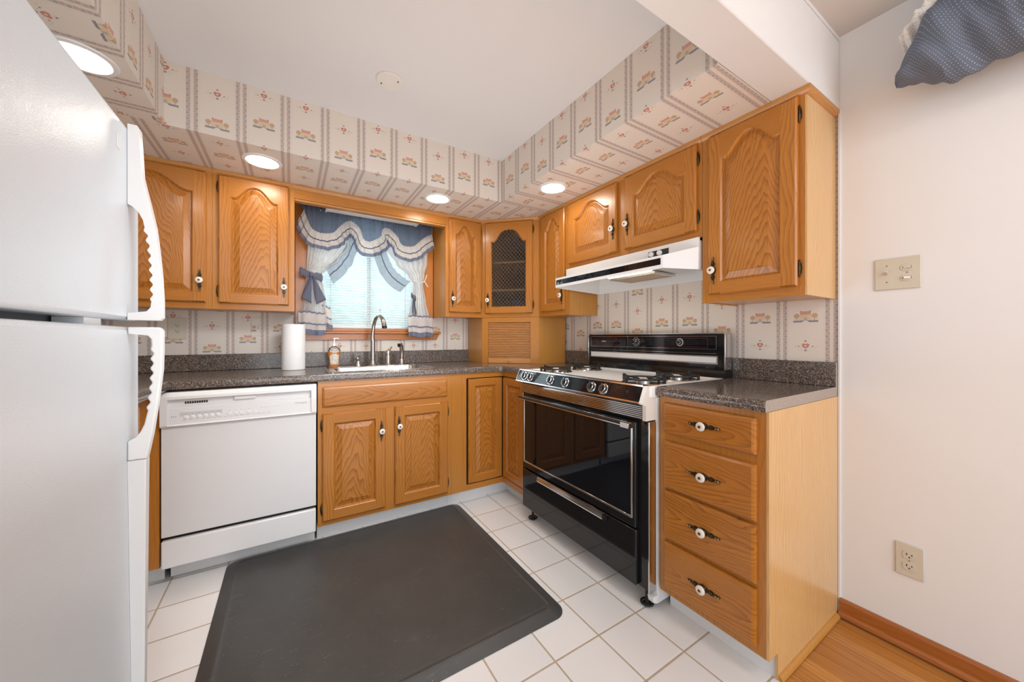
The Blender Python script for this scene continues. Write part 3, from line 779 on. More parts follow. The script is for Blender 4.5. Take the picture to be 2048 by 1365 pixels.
# corner base (lazy susan) in an L
t = thing('corner_base_cabinet', 'oak corner base cabinet with folding inside-corner door', 'cabinet', (0, 0, 0))
L6 = [(-.9795, -.002), (-.9795, -CF), (-CF, -CF), (-CF, -.9040), (-.002, -.9040), (-.002, -.002)]
mb = MB().prism([(-.9795, -.002), (-.9795, -CF+.05), (-CF+.05, -CF+.05), (-CF+.05, -.9040), (-.002, -.9040), (-.002, -.002)], 'z', ZT, ZCB-.001)
mesh_obj('carcass', mb, 'dark_inside', t)
boxes('face_frame_stile', [(-.9795, -.905, -CF, -CF+.0189, ZT, ZCB-.001), (-.9045, -.874, -CF, -CF+.0189, ZT, ZCB-.001), (-CF, -CF+.0189, -.9040, -.885, ZT, ZCB-.001)], 'oak_frame', t)
boxes('face_frame_rail', [(-.874, -CF+.0188, -CF, -CF+.0189, ZT, .128), (-.874, -CF+.0188, -CF, -CF+.0189, .840, ZCB-.001), (-CF, -CF+.0189, -.885, -CF-.0001, ZT, .128), (-CF, -CF+.0189, -.885, -CF-.0001, .840, ZCB-.001)], 'oak_frame_h', t)
mb, inn = door_mesh(.260, .700, False, fw=.048); 
d1 = mesh_obj('door', mb, ['oak_stile', 'oak_rail', 'oak_panel'], t, (-.7305, -.5812, .484), recalc=False, ang=.25)
mb, inn = door_mesh(.270, .700, False, fw=.048)
d2 = mesh_obj('door', mb, ['oak_stile', 'oak_rail', 'oak_panel'], t, (-.5812, -.7355, .484), (0, 0, R90), recalc=False, ang=.25)
for o in boxes('toe_kick', [(-.9795, -TK+.0118, -TK, -TK+.012, 0, ZT-.0005), (-TK, -TK+.012, -.9040, -TK-.0001, 0, ZT-.0005)], 'toe_white', t): o['label'] = 'white toe kick board'
# drawer base
t = thing('drawer_base_cabinet', 'oak base cabinet with a stack of four drawers, right of the stove', 'cabinet', (0, -1.8605, 0), R90); W = .3805
mesh_obj('carcass', MB().box(0, W, -CF+.0191, -.002, ZT, ZCB-.001), 'oak_side', t)
mesh_obj('face_frame', MB().box(0, W, -CF, -CF+.019, ZT, ZCB-.001), 'oak_frame', t)
for z0, z1 in ((.735, .853), (.520, .703), (.320, .508), (.118, .304)): drawer(t, .026, .356, z0, z1, -CF-.0002)
mb = MB().prism([(-.004, 0), (-TK-.004, 0), (-TK-.004, ZT), (-CF+.0005, ZT), (-CF+.0005, ZCB-.001), (-.004, ZCB-.001)], 'x', W+.0002, W+.0080)
mesh_obj('end_panel', mb, 'oak_pale', t, smooth=False)['label'] = 'pale straight-grained end panel'
mesh_obj('toe_kick', MB().box(0, W, -TK, -TK+.012, 0, ZT-.0005), 'toe_white', t)['label'] = 'white toe kick board'
mb = MB(); mb.prism([(W+.0082, .0002)]+[(W+.0082+.013*math.cos(a*PI/12), .0002+.017*math.sin(a*PI/12)) for a in range(7)], 'y', -TK-.002, -.025)
mesh_obj('shoe_moulding', mb, 'oak_side', t)
# left leg base cabinet and filler
t = thing('base_cabinet', 'oak base cabinet between the refrigerator and the dishwasher', 'cabinet', (-2.400, -.593, 0), PI/2)   # local x -> +Y world, front faces +X
# local frame: x along world +Y, y along world -X
mb = MB().box(-.86, .58, .019, .60, ZT, ZCB-.001); mesh_obj('carcass', mb, 'oak_side', t)
mb = MB().box(-.86, 0, 0, .0188, ZT, ZCB-.001); mesh_obj('face_frame', mb, 'oak_frame', t)
mb = MB().box(-.019, .0, -.0365, -.0001, ZT, ZCB-.001); mesh_obj('filler_strip', mb, 'oak_frame', t)
drawer(t, -.80, -.185, .700, .838, -.0002, False)
door(t, -.80, -.185, .125, .680, -.0002, None, None, False)
for o in boxes('toe_kick', [(-.86, .060, .035, .047, 0, ZT-.0005), (.0605, .072, -.036, .047, 0, ZT-.0005)], 'toe_white', t): o['label'] = 'white toe kick board'
mesh_obj('under_counter_strip', MB().box(-.86, -.055, -.012, -.0002, .848, .874), 'toe_white', t, bevel=.003)['label'] = 'white strip under the counter edge'

# ================================================================== COUNTERTOPS
SKX0, SKX1, SKY0, SKY1 = -1.690, -1.062, -.560, -.085
ct = thing('countertop', 'speckled brown granite-look laminate countertop with the sink', 'countertop', (0, 0, ZCB))
H = ZCT-ZCB
def edge_prof(): # rounded front edge: (outward, z)
    return [(-.02, 0), (-.002, 0), (0, .004), (0, H-.010), (-.003, H-.003), (-.010, H), (-.02, H)]
mb = MB()
def slab(x0, x1, y0, y1): mb.box(x0, x1, y0, y1, 0, H)
F_ = -CE+.02
slab(-3.008, -2.352+.0, -1.47, F_); slab(-3.008, SKX0+.012, F_, -.0012); slab(SKX1-.012, -.0012, F_, -.0012)
slab(SKX0+.012, SKX1-.012, F_, SKY0+.012); slab(SKX0+.012, SKX1-.012, SKY1-.012, -.0012)
slab(F_, -.0012, -.9030, F_)
mb.prism([(F_+(-p[0]-.02), p[1]) for p in edge_prof()], 'x', -2.333, F_-.0)      # back run front edge
mb.prism([(F_+(-p[0]-.02), p[1]) for p in edge_prof()], 'y', -.9030, F_-.0)      # stub toward the stove
mb.prism([(-2.352+.02+p[0], p[1]) for p in edge_prof()], 'y', -1.47, F_-.0)
# small rounded inside corner
mb.prism([(F_-.0199, F_-.0199), (F_-.040, F_-.0195), (F_-.027, F_-.027), (F_-.0195, F_-.040)], 'z', .002, H-.002)
mesh_obj('counter_slab', mb, 'laminate', ct, bevel=0)
boxes('backsplash', [(-3.008, -.592, -.0205, -.0012, H+.0002, H+.098), (-3.008, -2.99, -1.47, -.0207, H+.0002, H+.098), (-.0205, -.0012, -.9030, -.592, H+.0002, H+.098)], 'laminate', ct, bevel=.003)
ct2 = thing('countertop', 'short speckled countertop with pale cut end, on the drawer cabinet', 'countertop', (0, -1.8560, ZCB), R90)
WC = 2.2475-1.8560
mb = MB().box(0, WC-.0012, F_, -.0012, 0, H); mb.prism([(F_+(-p[0]-.02), p[1]) for p in edge_prof()], 'x', 0, WC-.0012)
mesh_obj('counter_slab', mb, 'laminate', ct2)
mesh_obj('backsplash', MB().box(0, WC-.0012, -.0205, -.0012, H+.0002, H+.098), 'laminate', ct2, bevel=.002)
mb = MB().prism([(-.0012, 0), (-CE+.002, 0), (-CE, .004), (-CE, H-.010), (-CE+.003, H-.003), (-CE+.010, H), (-.0205, H), (-.0205, H+.098), (-.0012, H+.098)], 'x', WC-.0011, WC+.0005)
mesh_obj('cut_end', mb, 'laminate_edge', ct2, smooth=False)['label'] = 'pale grey end cap'

# ================================================================== SINK, FAUCET SET
def rrect(x0, x1, y0, y1, r, n=6):
    pts = []
    for cx, cy, a0 in ((x1-r, y0+r, -PI/2), (x1-r, y1-r, 0), (x0+r, y1-r, PI/2), (x0+r, y0+r, PI)):
        for k in range(n+1): a = a0+PI/2*k/n; pts.append((cx+r*math.cos(a), cy+r*math.sin(a)))
    return pts
sk = thing('kitchen_sink', 'stainless steel drop-in sink under the window', 'sink', ((SKX0+SKX1)/2, -.32, ZCT))
ox, oy = (SKX0+SKX1)/2, -.32
mb = MB()
def R_(x0, x1, y0, y1, r, z): return [(p[0]-ox, p[1]-oy, z) for p in rrect(x0, x1, y0, y1, r)]
loops = [R_(SKX0, SKX1, SKY0, SKY1, .03, .0006), R_(SKX0+.004, SKX1-.004, SKY0+.004, SKY1-.004, .03, .006), R_(SKX0+.014, SKX1-.014, SKY0+.014, SKY1-.014, .03, .0065), R_(SKX0+.018, SKX1-.018, SKY0+.018, SKY1-.018, .03, .004),
         R_(SKX0+.045, SKX1-.045, SKY0+.035, SKY1-.110, .055, .004), R_(SKX0+.051, SKX1-.051, SKY0+.041, SKY1-.116, .050, -.004), R_(SKX0+.058, SKX1-.058, SKY0+.048, SKY1-.123, .05, -.15), R_(SKX0+.085, SKX1-.085, SKY0+.075, SKY1-.150, .04, -.172)]
for a, b_ in zip(loops[:-1], loops[1:]): mb.ring(a, b_)
mb.add(loops[-1], [list(range(len(loops[-1])))])
mesh_obj('basin', mb, 'stainless', sk, ang=.9)
mesh_obj('drain', MB().lathe([(.045, .0005), (.043, .003), (.030, .002), (.028, -.004), (0, -.004)], (0, 0, -.1715), 'z', 24), 'chrome', sk, (0.0, .02, 0))
fz = ZCT+.0045
fa = thing('faucet', 'tall gooseneck brushed nickel faucet behind the sink', 'faucet', (-1.383, -.150, fz))
pts = [(0, 0, .030), (0, 0, .10), (0, 0, .17), (-.002, 0, .185), (-.002, 0, .20), (0, -.001, .23), (.003, -.006, .27), (.008, -.020, .305), (.014, -.042, .332), (.022, -.072, .345), (.030, -.105, .338), (.037, -.132, .318), (.041, -.150, .292), (.043, -.160, .266)]
rad = [.0165, .0165, .0165, .0165, .0135, .0125, .0120, .0118, .0118, .0120, .0125, .0135, .0150, .0165]
mesh_obj('spout', MB().tube(pts, rad, 20), 'brushed_nickel', fa)
mesh_obj('base_flange', MB().lathe([(.027, 0), (.027, .004), (.021, .010), (.0185, .034)], (0, 0, 0), 'z', 28), 'brushed_nickel', fa)
mesh_obj('spray_outlet', MB().lathe([(.0130, -.004), (.0155, 0), (.0162, .012)], (.0435, -.1615, .258), 'z', 20), 'black_plastic', fa)
mesh_obj('lever', MB().tube([(.024, -.085, .350), (.030, -.083, .366), (.033, -.082, .380), (.034, -.082, .388)], [.004, .0030, .0042, .0052], 10), 'brushed_nickel', fa)
ha = thing('mixer_valve', 'short nickel handle valve between the faucet and the side sprayer', 'mixer valve', (-1.280, -.150, fz))
mesh_obj('body', MB().lathe([(.026, 0), (.026, .004), (.0205, .010), (.0195, .060), (.0175, .066), (.0200, .078), (.0190, .090), (.012, .103), (0, .108)], (0, 0, 0), 'z', 28), 'brushed_nickel', ha)
mesh_obj('lever', MB().tube([(0, 0, .092), (.010, .004, .108), (.020, .010, .120), (.030, .016, .126)], [.010, .0085, .0065, .004], 12), 'brushed_nickel', ha)
so = thing('side_sprayer', 'curved nickel side sprayer, rightmost fitting at the back of the sink', 'sprayer', (-1.185, -.150, fz))
mesh_obj('holder', MB().lathe([(.025, 0), (.025, .004), (.019, .010), (.018, .030), (.014, .040), (.0, .042)], (0, 0, 0), 'z', 24), 'brushed_nickel', so)
mesh_obj('spray_wand', MB().tube([(0, 0, .030), (.001, 0, .07), (.001, -.002, .10), (-.004, -.012, .130), (-.016, -.026, .147), (-.026, -.036, .140)], [.0125, .0135, .014, .0140, .0145, .0150], 16), 'brushed_nickel', so)
mesh_obj('spray_face', MB().lathe([(.014, 0), (.0145, .004), (.010, .006), (0, .006)], (0, 0, 0), 'z', 18), 'black_plastic', so, (-.027, -.037, .140), (2.2, -.6, 0))
di = thing('soap_dispenser', 'low nickel soap dispenser, leftmost fitting at the back of the sink', 'soap dispenser', (-1.478, -.150, fz))
mesh_obj('body', MB().lathe([(.023, 0), (.023, .003), (.017, .012), (.0135, .030), (.012, .034), (.0145, .042), (.0150, .052), (.010, .060), (0, .062)], (0, 0, 0), 'z', 24), 'brushed_nickel', di)
mesh_obj('nozzle', MB().tube([(0, 0, .056), (.006, -.010, .066), (.010, -.028, .070), (.012, -.045, .064)], [.0085, .0080, .0065, .005], 12), 'brushed_nickel', di)
# soap bottle
sb = thing('hand_soap_bottle', 'orange liquid hand soap pump bottle on the left corner of the sink', 'soap bottle', (-1.626, -.165, ZCT+.0075))
prof = [(.020, 0), (.026, .002), (.0275, .010), (.032, .060), (.036, .088), (.036, .098)]
mesh_obj('soap_liquid', MB().lathe(prof, (0, 0, 0), 'z', 28, sy=.62), 'amber_soap', sb)
mesh_obj('bottle_shoulder', MB().lathe([(.036, .0985), (.0355, .108), (.030, .120), (.018, .130), (.011, .133), (.011, .139)], (0, 0, 0), 'z', 28, sy=.62), 'clear_plastic', sb)
mb = MB().grid(lambda u, v: ((.0285+.006*v)*1.02*math.sin((u-.5)*1.9), -(.0285+.006*v)*.62*1.04*math.cos((u-.5)*1.9)-.0006, .016+.088*v), 12, 6)
mesh_obj('label', mb, 'label_white', sb)['label'] = 'white and peach printed label'
mesh_obj('pump', MB().lathe([(.012, .137), (.0125, .150), (.008, .154), (.004, .156), (.0035, .176), (.007, .180), (.007, .186), (0, .188)], (0, 0, 0), 'z', 16).tube([(0, 0, .184), (.018, -.004, .186), (.028, -.006, .181)], [.0045, .0038, .0028], 8), 'pump_white', sb)
# paper towel roll
pt = thing('paper_towel_roll', 'white paper towel roll standing on the counter left of the sink', 'paper towels', (-1.854, -.195, ZCT+.0005))
mesh_obj('towels', MB().lathe([(.021, .002), (.060, 0), (.0625, .003), (.063, .14), (.0625, .276), (.060, .279), (.021, .278), (.0205, .2)], (0, 0, 0), 'z', 48), 'paper_white', pt)
mesh_obj('cardboard_core', MB().lathe([(.0202, .001), (.0202, .276), (.0188, .276), (.0188, .001)], (0, 0, 0), 'z', 24), 'filter_tan', pt)

# ================================================================== DISHWASHER
dw = thing('dishwasher', 'white built-in dishwasher left of the sink cabinet', 'dishwasher', (-2.3605, -.02, 0))
W = .608; yo = .02   # local y = world y + .02
mesh_obj('tub_body', MB().box(.004, W-.004, -.575, -.01, .084, .872), 'black_gap', dw)
FD = -.600
# door
mesh_obj('door_panel', MB().box(.003, W-.003, FD, -.5755, .222, .7135), 'appliance_panel', dw, bevel=.003)
# control console: frame plus recessed faces
mb = MB().prism([(-.5755, .714), (FD-.012, .714), (FD-.016, .722), (FD-.016, .848), (FD-.010, .860), (FD+.0, .866), (-.5755, .866)], 'x', .002, .026)
mb.prism([(-.5755, .714), (FD-.012, .714), (FD-.016, .722), (FD-.016, .848), (FD-.010, .860), (FD+.0, .866), (-.5755, .866)], 'x', W-.026, W-.002)
mb.prism([(-.5755, .832), (FD-.006, .832), (FD-.016, .836), (FD-.016, .848), (FD-.010, .860), (FD, .866), (-.5755, .866)], 'x', .026, W-.026)
mb.prism([(-.5755, .714), (FD-.012, .714), (FD-.016, .718), (FD-.012, .7235), (-.5755, .7235)], 'x', .026, W-.026)
mesh_obj('console_frame', mb, 'appliance_white', dw, smooth=False)
cp = mesh_obj('control_panel', MB().prism([(-.5755, .7237), (FD-.010, .7237), (FD-.006, .795), (FD-.001, .798), (-.5755, .798)], 'x', .0262, W-.0262), 'appliance_panel', dw, smooth=False)
mesh_obj('handle_recess', MB().box(.0262, W-.0262, FD+.004, -.5755, .7983, .8318), 'appliance_panel', dw)
def onp(x, z, off=.0008): # point on the sloping control face
    return (x, FD-.010+.004*(z-.7237)/.0713-off, z)
mb = MB()
for k in range(6): mb.lathe([(.0095, .0), (.0095, -.0012), (.008, -.002), (0, -.0022)], onp(.088+k*.0225, .752, 0), 'y', 16)
for k in range(3): mb.lathe([(.008, .0), (.008, -.0012), (.007, -.002), (0, -.0022)], onp(.243+k*.022, .752, 0), 'y', 16)
for k in range(2): mb.lathe([(.008, .0), (.008, -.0012), (.007, -.002), (0, -.0022)], onp(.318+k*.024, .752, 0), 'y', 16)
mesh_obj('buttons', mb, 'appliance_white', dw)['label'] = 'row of round white push buttons'
mb = MB().prism([(.068, .757), (.216, .757), (.216, .775), (.068, .775)], 'y', FD-.0086, FD-.0076); mesh_obj('grey_button_field', mb, 'appliance_grey', dw)
mb = MB()
for x in [.040, .047, .054]: mb.lathe([(.0016, 0), (0, -.0004)], onp(x, .758), 'y', 8)
for k in range(6): mb.lathe([(.0013, 0), (0, -.0004)], onp(.088+k*.0225, .766, .0012), 'y', 8)
for k in range(3): mb.lathe([(.0012, 0), (0, -.0004)], onp(.243+k*.022, .766), 'y', 8)
mb.lathe([(.0012, 0), (0, -.0004)], onp(.318, .766), 'y', 8)
for k in range(7): mb.lathe([(.0012, 0), (0, -.0004)], onp(.368+k*.0125, .768), 'y', 8)
mesh_obj('indicator_lights', mb, 'dark_print', dw)
mb = MB()
for k in range(16): mb.box(.076+k*.021, .090+k*.021, FD-.0104, FD-.0100, .7395, .7408)
mesh_obj('button_captions', mb, 'grey_print', dw)
text('brand_lettering', 'Whirlpool', .0125, 'grey_print', dw, (.535, FD-.0080, .775), (PI/2, 0, 0))
mb = MB()
for k in range(10): mb.box(.118+k*.0082-.036, .1245+k*.0082-.036, FD+.0030, FD+.0042, .8115, .8215)
mesh_obj('vent_slots', mb, 'black_gap', dw)['label'] = 'black vent slots'
mesh_obj('latch', MB().box(.260, .345, FD-.006, FD+.0035, .815, .8316), 'appliance_panel', dw, bevel=.002)
mesh_obj('lower_panel', MB().box(.003, W-.004, FD-.004, -.5755, .083, .206), 'appliance_white', dw, bevel=.006)
mesh_obj('toe_panel', MB().box(.018, W-.006, -.515, -.505, .002, .0826), 'toe_white', dw)

# ================================================================== RANGE
st = thing('range', 'wide gas range with black oven door, white cooktop and chrome trim', 'stove', (0, -.9215, 0), R90)
W = .932
BX = -.600   # front of white body
mesh_obj('body', MB().box(.004, W-.002, BX, -.02, .060, .868), 'appliance_white', st)
mb = MB().box(.008, W-.012, BX-.040, BX-.0002, .084, .775)
mesh_obj('front_frame', mb, 'black_enamel', st)
for o in boxes('side_trim', [(.003, .008, BX-.044, BX-.0002, .080, .770), (W-.012, W-.0055, BX-.046, BX-.0002, .076, .770)], 'chrome', st, bevel=.0015): o['label'] = 'chrome edge strip'
mesh_obj('foot_skirt', MB().prism([(BX, .060), (BX-.028, .060), (BX-.022, .036), (BX+.0, .026), (BX+.20, .026), (BX+.20, .060)], 'x', W-.028, W-.002), 'appliance_white', st, smooth=False)
# oven door
od = mesh_obj('oven_door', MB().box(.028, W-.062, BX-.060, BX-.0402, .322, .762), 'black_enamel', st, bevel=.004)
mesh_obj('oven_window', MB().box(.052, W-.088, BX-.0625, BX-.0603, .372, .730), 'black_glass', od)
ox0, ox1, oz0, oz1 = .044, W-.075, .360, .742
mb = MB()
for a in ((ox0, ox0+.009, oz0, oz1), (ox1-.009, ox1, oz0, oz1), (ox0+.009, ox1-.009, oz0, oz0+.009)): mb.box(a[0], a[1], BX-.0655, BX-.0602, a[2], a[3])
mesh_obj('window_trim', mb, 'chrome', od, bevel=.0015)
mb = MB().box(.030, W-.064, BX-.096, BX-.084, .742, .757)
mesh_obj('door_handle', mb, 'black_plastic', od, bevel=.002)
mb = MB().box(.032, W-.066, BX-.0835, BX-.078, .7575, .7615)
mesh_obj('handle_strip', mb, 'chrome', od, bevel=.001)
mesh_obj('handle_strip', MB().box(.030, W-.1105, BX-.0975, BX-.0962, .744, .748), 'chrome', od)
boxes('handle_bracket', [(.040, .075, BX-.0835, BX-.0602, .744, .757), (W-.110, W-.066, BX-.0990, BX-.0602, .738, .760)], 'chrome', od, bevel=.001)
# broiler drawer
bd = mesh_obj('broiler_drawer', MB().box(.026, W-.060, BX-.060, BX-.0402, .086, .314), 'black_enamel', st, bevel=.004)
mb = MB().prism([(BX-.0602, .287), (BX-.078, .291), (BX-.080, .297), (BX-.078, .313), (BX-.070, .317), (BX-.0602, .312)], 'x', .200, .700)
mesh_obj('drawer_handle', mb, 'chrome', bd, smooth=False)
mesh_obj('handle_end', MB().box(.7001, .712, BX-.079, BX-.0602, .290, .314), 'black_plastic', bd)
# ribbed band under the console
mb = MB().box(.008, W-.034, BX-.048, BX-.0002, .7755, .836); mesh_obj('vent_band', mb, 'black_enamel', st)
mb = MB()
for k in range(7): mb.box(.010, W-.036, BX-.0515, BX-.0482, .780+k*.0076, .7832+k*.0076)
mesh_obj('vent_ribs', mb, 'chrome', st)['label'] = 'row of thin horizontal metal ribs'
# sloping console : top edge at x=-.655, z .905 ; bottom edge at -.728, z .850
T0 = Vector((BX-.055, .9130)); T1 = Vector((BX-.083, .848))
tdir = (T1-T0).normalized(); nrm = Vector((tdir.y, -tdir.x)) # outward-ish
if nrm.x > 0: nrm = -nrm
cons = [(BX-.0002, .862), (BX-.0002, .9135), (T0.x+.004, .9150), (T0.x, T0.y), (T1.x, T1.y), (T1.x+.004, T1.y-.006), (BX-.056, .837), (BX-.0002, .837)]
mesh_obj('console', MB().prism(cons, 'x', -.012, W-.028), 'black_enamel', st, smooth=False)
ecap = [(p[0], p[1]) for p in cons[1:-2]]+[(BX-.060, .836), (BX-.060, .775), (BX-.0002, .775)]
mb = MB().prism(ecap, 'x', W-.0275, W-.010)
mesh_obj('console_end_cap', mb, 'plate_white', st, smooth=False)['label'] = 'pale grey end cap'
mb = MB().prism([(BX-.0002, .9135), (T0.x+.004, .9150), (T0.x, T0.y), (T1.x, T1.y), (BX-.056, .837)], 'x', -.0165, -.0122)
mesh_obj('console_side', mb, 'chrome', st, smooth=False)
def cpt(x, s, off=0): # point on the console face: s 0 top .. 1 bottom
    p = T0+(T1-T0)*s+nrm*off; return (x, p.x, p.y)
def strip(name, x0, x1, s0, s1, o0, o1, mat, parent=st):
    mb = MB(); v = [cpt(x0, s0, o0), cpt(x1, s0, o0), cpt(x1, s1, o0), cpt(x0, s1, o0), cpt(x0, s0, o1), cpt(x1, s0, o1), cpt(x1, s1, o1), cpt(x0, s1, o1)]
    mb.add(v, [(0, 1, 2, 3), (4, 5, 6, 7), (0, 1, 5, 4), (1, 2, 6, 5), (2, 3, 7, 6), (3, 0, 4, 7)]); return mesh_obj(name, mb, mat, parent)
strip('console_face', -.010, W-.030, .05, .94, .0002, .0015, 'black_glass')
strip('console_edge_trim', -.012, W-.028, .95, 1.04, .0002, .004, 'chrome'); strip('console_edge_trim', -.012, W-.028, -.06, .04, .0002, .003, 'chrome')
tilt = math.atan2(nrm.y, -nrm.x)
for kx in (.066, .128, .318, .440, .628, .704):
    kb = MB().lathe([(.026, 0), (.026, .002), (.0245, .0035), (.022, .0035)], (0, 0, 0), 'z', 28)
    base_k = mesh_obj('burner_knob', MB().lathe([(.0205, .003), (.0200, .011), (.0185, .0125), (0, .013)], (0, 0, 0), 'z', 28), 'knob_black', st, cpt(kx, .52, .0016))
    d3 = Vector((0, nrm.x, nrm.y)); base_k.rotation_euler = d3.to_track_quat('Z', 'Y').to_euler()
    mesh_obj('dial_ring', kb, 'chrome', base_k)
    mesh_obj('knob_ring', MB().lathe([(.0190, .0122), (.0180, .0142), (.0150, .0142), (.0145, .0126)], (0, 0, 0), 'z', 28), 'chrome', base_k)
    mesh_obj('pointer_grip', MB().box(-.0045, .0045, -.0165, .0165, .0128, .020), 'knob_black', base_k, bevel=.002)
    mesh_obj('pointer_mark', MB().box(-.003, .003, .0150, .0205, .004, .0205), 'chrome', base_k)
o = mesh_obj('igniter_button', MB().lathe([(.0065, 0), (.006, .003), (0, .0035)], (0, 0, 0), 'z', 16), 'black_gap', st, cpt(.838, .45, .0016)); o.rotation_euler = d3.to_track_quat('Z', 'Y').to_euler()
# cooktop
zt = .912
mb = MB(); yf, yb = BX-.040, -.085
def L4(i, z): return [(p[0], p[1], z) for p in rrect(-.004+i, W-.004-i, yf+i, yb-i, max(.012-i*.2, .004), 3)]
lp = [L4(0, .870), L4(0, zt-.004), L4(.004, zt+.002), L4(.022, zt+.002), L4(.032, zt-.007)]
for a, b_ in zip(lp[:-1], lp[1:]): mb.ring(a, b_)
mb.add(lp[-1], [list(range(len(lp[-1])))]); mb.add(lp[0], [list(range(len(lp[0])))])
mesh_obj('cooktop', mb, 'appliance_white', st)
# four burners with grates
for bx, by in ((.140, -.490), (.140, -.235), (.775, -.490), (.775, -.235)):
    zb = zt-.007
    br = mesh_obj('burner_bowl', MB().lathe([(.098, .0), (.094, .004), (.075, .002), (.045, -.0015+.002), (.0, .0015)], (0, 0, 0), 'z', 36), 'chrome', st, (bx, by, zb))
    mesh_obj('burner_head', MB().lathe([(.034, .001), (.034, .011), (.030, .014), (.012, .015), (0, .013)], (0, 0, 0), 'z', 28), 'brushed_nickel', br)
    mb = MB()
    for k in range(4):
        a = k*PI/2+PI/4*0; c_, s_ = math.cos(a), math.sin(a)
        def pt_(r, t, z): return (r*c_-t*s_, r*s_+t*c_, z)
        prof = [(.030, .017), (.030, .024), (.092, .026), (.112, .034), (.116, .030), (.116, .002), (.108, .002), (.108, .018), (.090, .018)]
        n_ = len(prof); v = [pt_(p[0], -.0045, p[1]) for p in prof]+[pt_(p[0], .0045, p[1]) for p in prof]
        mb.add(v, [list(range(n_)), list(range(n_, 2*n_))]+[(i, (i+1) % n_, n_+(i+1) % n_, n_+i) for i in range(n_)])
    ringpts = [(.088*math.cos(a*2*PI/32), .088*math.sin(a*2*PI/32), .020) for a in range(33)]
    for i in range(32): mb.tube([ringpts[i], ringpts[i+1]], .0042, 6)
    mesh_obj('burner_grate', mb, 'cast_iron', br)
# backguard
bgx0, bgx1 = .002, W-.006
mesh_obj('backguard', MB().box(bgx0, bgx1, -.080, -.024, .950, 1.131), 'black_enamel', st)
mesh_obj('backguard_foot', MB().prism([(-.024, .890), (-.094, .912), (-.088, .935), (-.082, .9498), (-.024, .9498)], 'x', .010, W+.001), 'black_enamel', st, smooth=False)
boxes('backguard_trim', [(bgx0-.004, bgx1+.004, -.086, -.022, 1.1312, 1.1370), (bgx0-.006, bgx0-.0002, -.086, -.022, .953, 1.131), (bgx1+.0002, bgx1+.006, -.086, -.022, .953, 1.131)], 'chrome', st, bevel=.0015)
mesh_obj('backguard_glass', MB().box(.018, W-.040, -.0815, -.0802, 1.050, 1.123), 'black_glass', st)
def frame(name, x0, x1, z0, z1, w_, y, mat, parent=st):
    mb = MB().box(x0, x1, y-.001, y, z0, z0+w_).box(x0, x1, y-.001, y, z1-w_, z1).box(x0, x0+w_, y-.001, y, z0+w_, z1-w_).box(x1-w_, x1, y-.001, y, z0+w_, z1-w_)
    return mesh_obj(name, mb, mat, parent)
frame('panel_outline', .022, W-.044, 1.053, 1.120, .0016, -.0817, 'chrome')
frame('red_outline', .035, .250, 1.065, 1.109, .0012, -.0817, 'red_line'); frame('red_outline', .555, .845, 1.062, 1.110, .0012, -.0817, 'red_line')
mesh_obj('thin_trim_line', MB().box(.022, W-.044, -.082, -.0802, 1.031, 1.033), 'chrome', st)
frame('light_bar_frame', .022, W-.040, .982, 1.018, .003, -.0830, 'mauve_trim')
frame('light_bar_frame', .019, W-.037, .979, 1.021, .0025, -.0822, 'chrome')
mesh_obj('light_bar', MB().box(.0255, W-.0435, -.0835, -.0802, .9855, 1.0145), 'appliance_white', st)['label'] = 'long white lamp diffuser'
mb = MB()
for k in range(12):
    a = k*PI/6; mb.lathe([(.0022, 0), (0, -.0006)], (.405+.0245*math.cos(a), -.0818, 1.087+.0245*math.sin(a)), 'y', 8)
for k in range(60):
    a = k*PI/30; mb.lathe([(.0007, 0), (0, -.0006)], (.405+.0165*math.cos(a), -.0818, 1.087+.0165*math.sin(a)), 'y', 5)
mesh_obj('clock_numerals', mb, 'white_print', st)
mb = MB(); mb.tube([(.405, -.083, 1.087), (.405, -.083, 1.101)], .0010, 5); mb.tube([(.405, -.083, 1.087), (.395, -.083, 1.087)], .0012, 5)
mesh_obj('clock_hands', mb, 'white_print', st)
mesh_obj('clock_set_knob', MB().lathe([(.006, 0), (.0055, -.008), (0, -.009)], (.386, -.0816, 1.087), 'y', 14), 'knob_black', st)
mesh_obj('timer_knob', MB().lathe([(.0165, 0), (.016, -.010), (.013, -.012), (0, -.0125)], (.692, -.0816, 1.087), 'y', 24), 'knob_black', st)
mb = MB()
for k in range(9):
    a = k*2*PI/9; mb.tube([(.692+.010*math.cos(a), -.095, 1.087+.010*math.sin(a)), (.692+.0185*math.cos(a+.5), -.0835, 1.087+.0185*math.sin(a+.5))], .0012, 5)
for i in range(28):
    a = i*2*PI/28; b_ = (i+1)*2*PI/28; mb.tube([(.692+.0195*math.cos(a), -.0826, 1.087+.0195*math.sin(a)), (.692+.0195*math.cos(b_), -.0826, 1.087+.0195*math.sin(b_))], .0012, 5)
mesh_obj('timer_markings', mb, 'white_print', st)
text('brand_lettering', 'TAPPAN', .0105, 'white_print', st, (.140, -.0818, 1.087), (PI/2, 0, 0))
# levelling feet
for fx in (.062, W-.045):
    mb = MB(); mb.lathe([(.018, 0), (.018, .006), (.008, .010), (.007, .058)], (0, 0, 0), 'z', 20)
    for i in range(20):
        a, b_ = i*PI/10, (i+1)*PI/10; mb.tube([(.024*math.cos(a), .024*math.sin(a), .009), (.024*math.cos(b_), .024*math.sin(b_), .009)], .004, 6)
    mesh_obj('levelling_foot', mb, 'rubber_black', st, (fx, BX-.008, .0008))
for fx in (.062, W-.045): mesh_obj('levelling_foot', MB().lathe([(.018, 0), (.018, .006), (.008, .010), (.007, .059)], (0, 0, 0), 'z', 20), 'rubber_black', st, (fx, -.10, .0008))

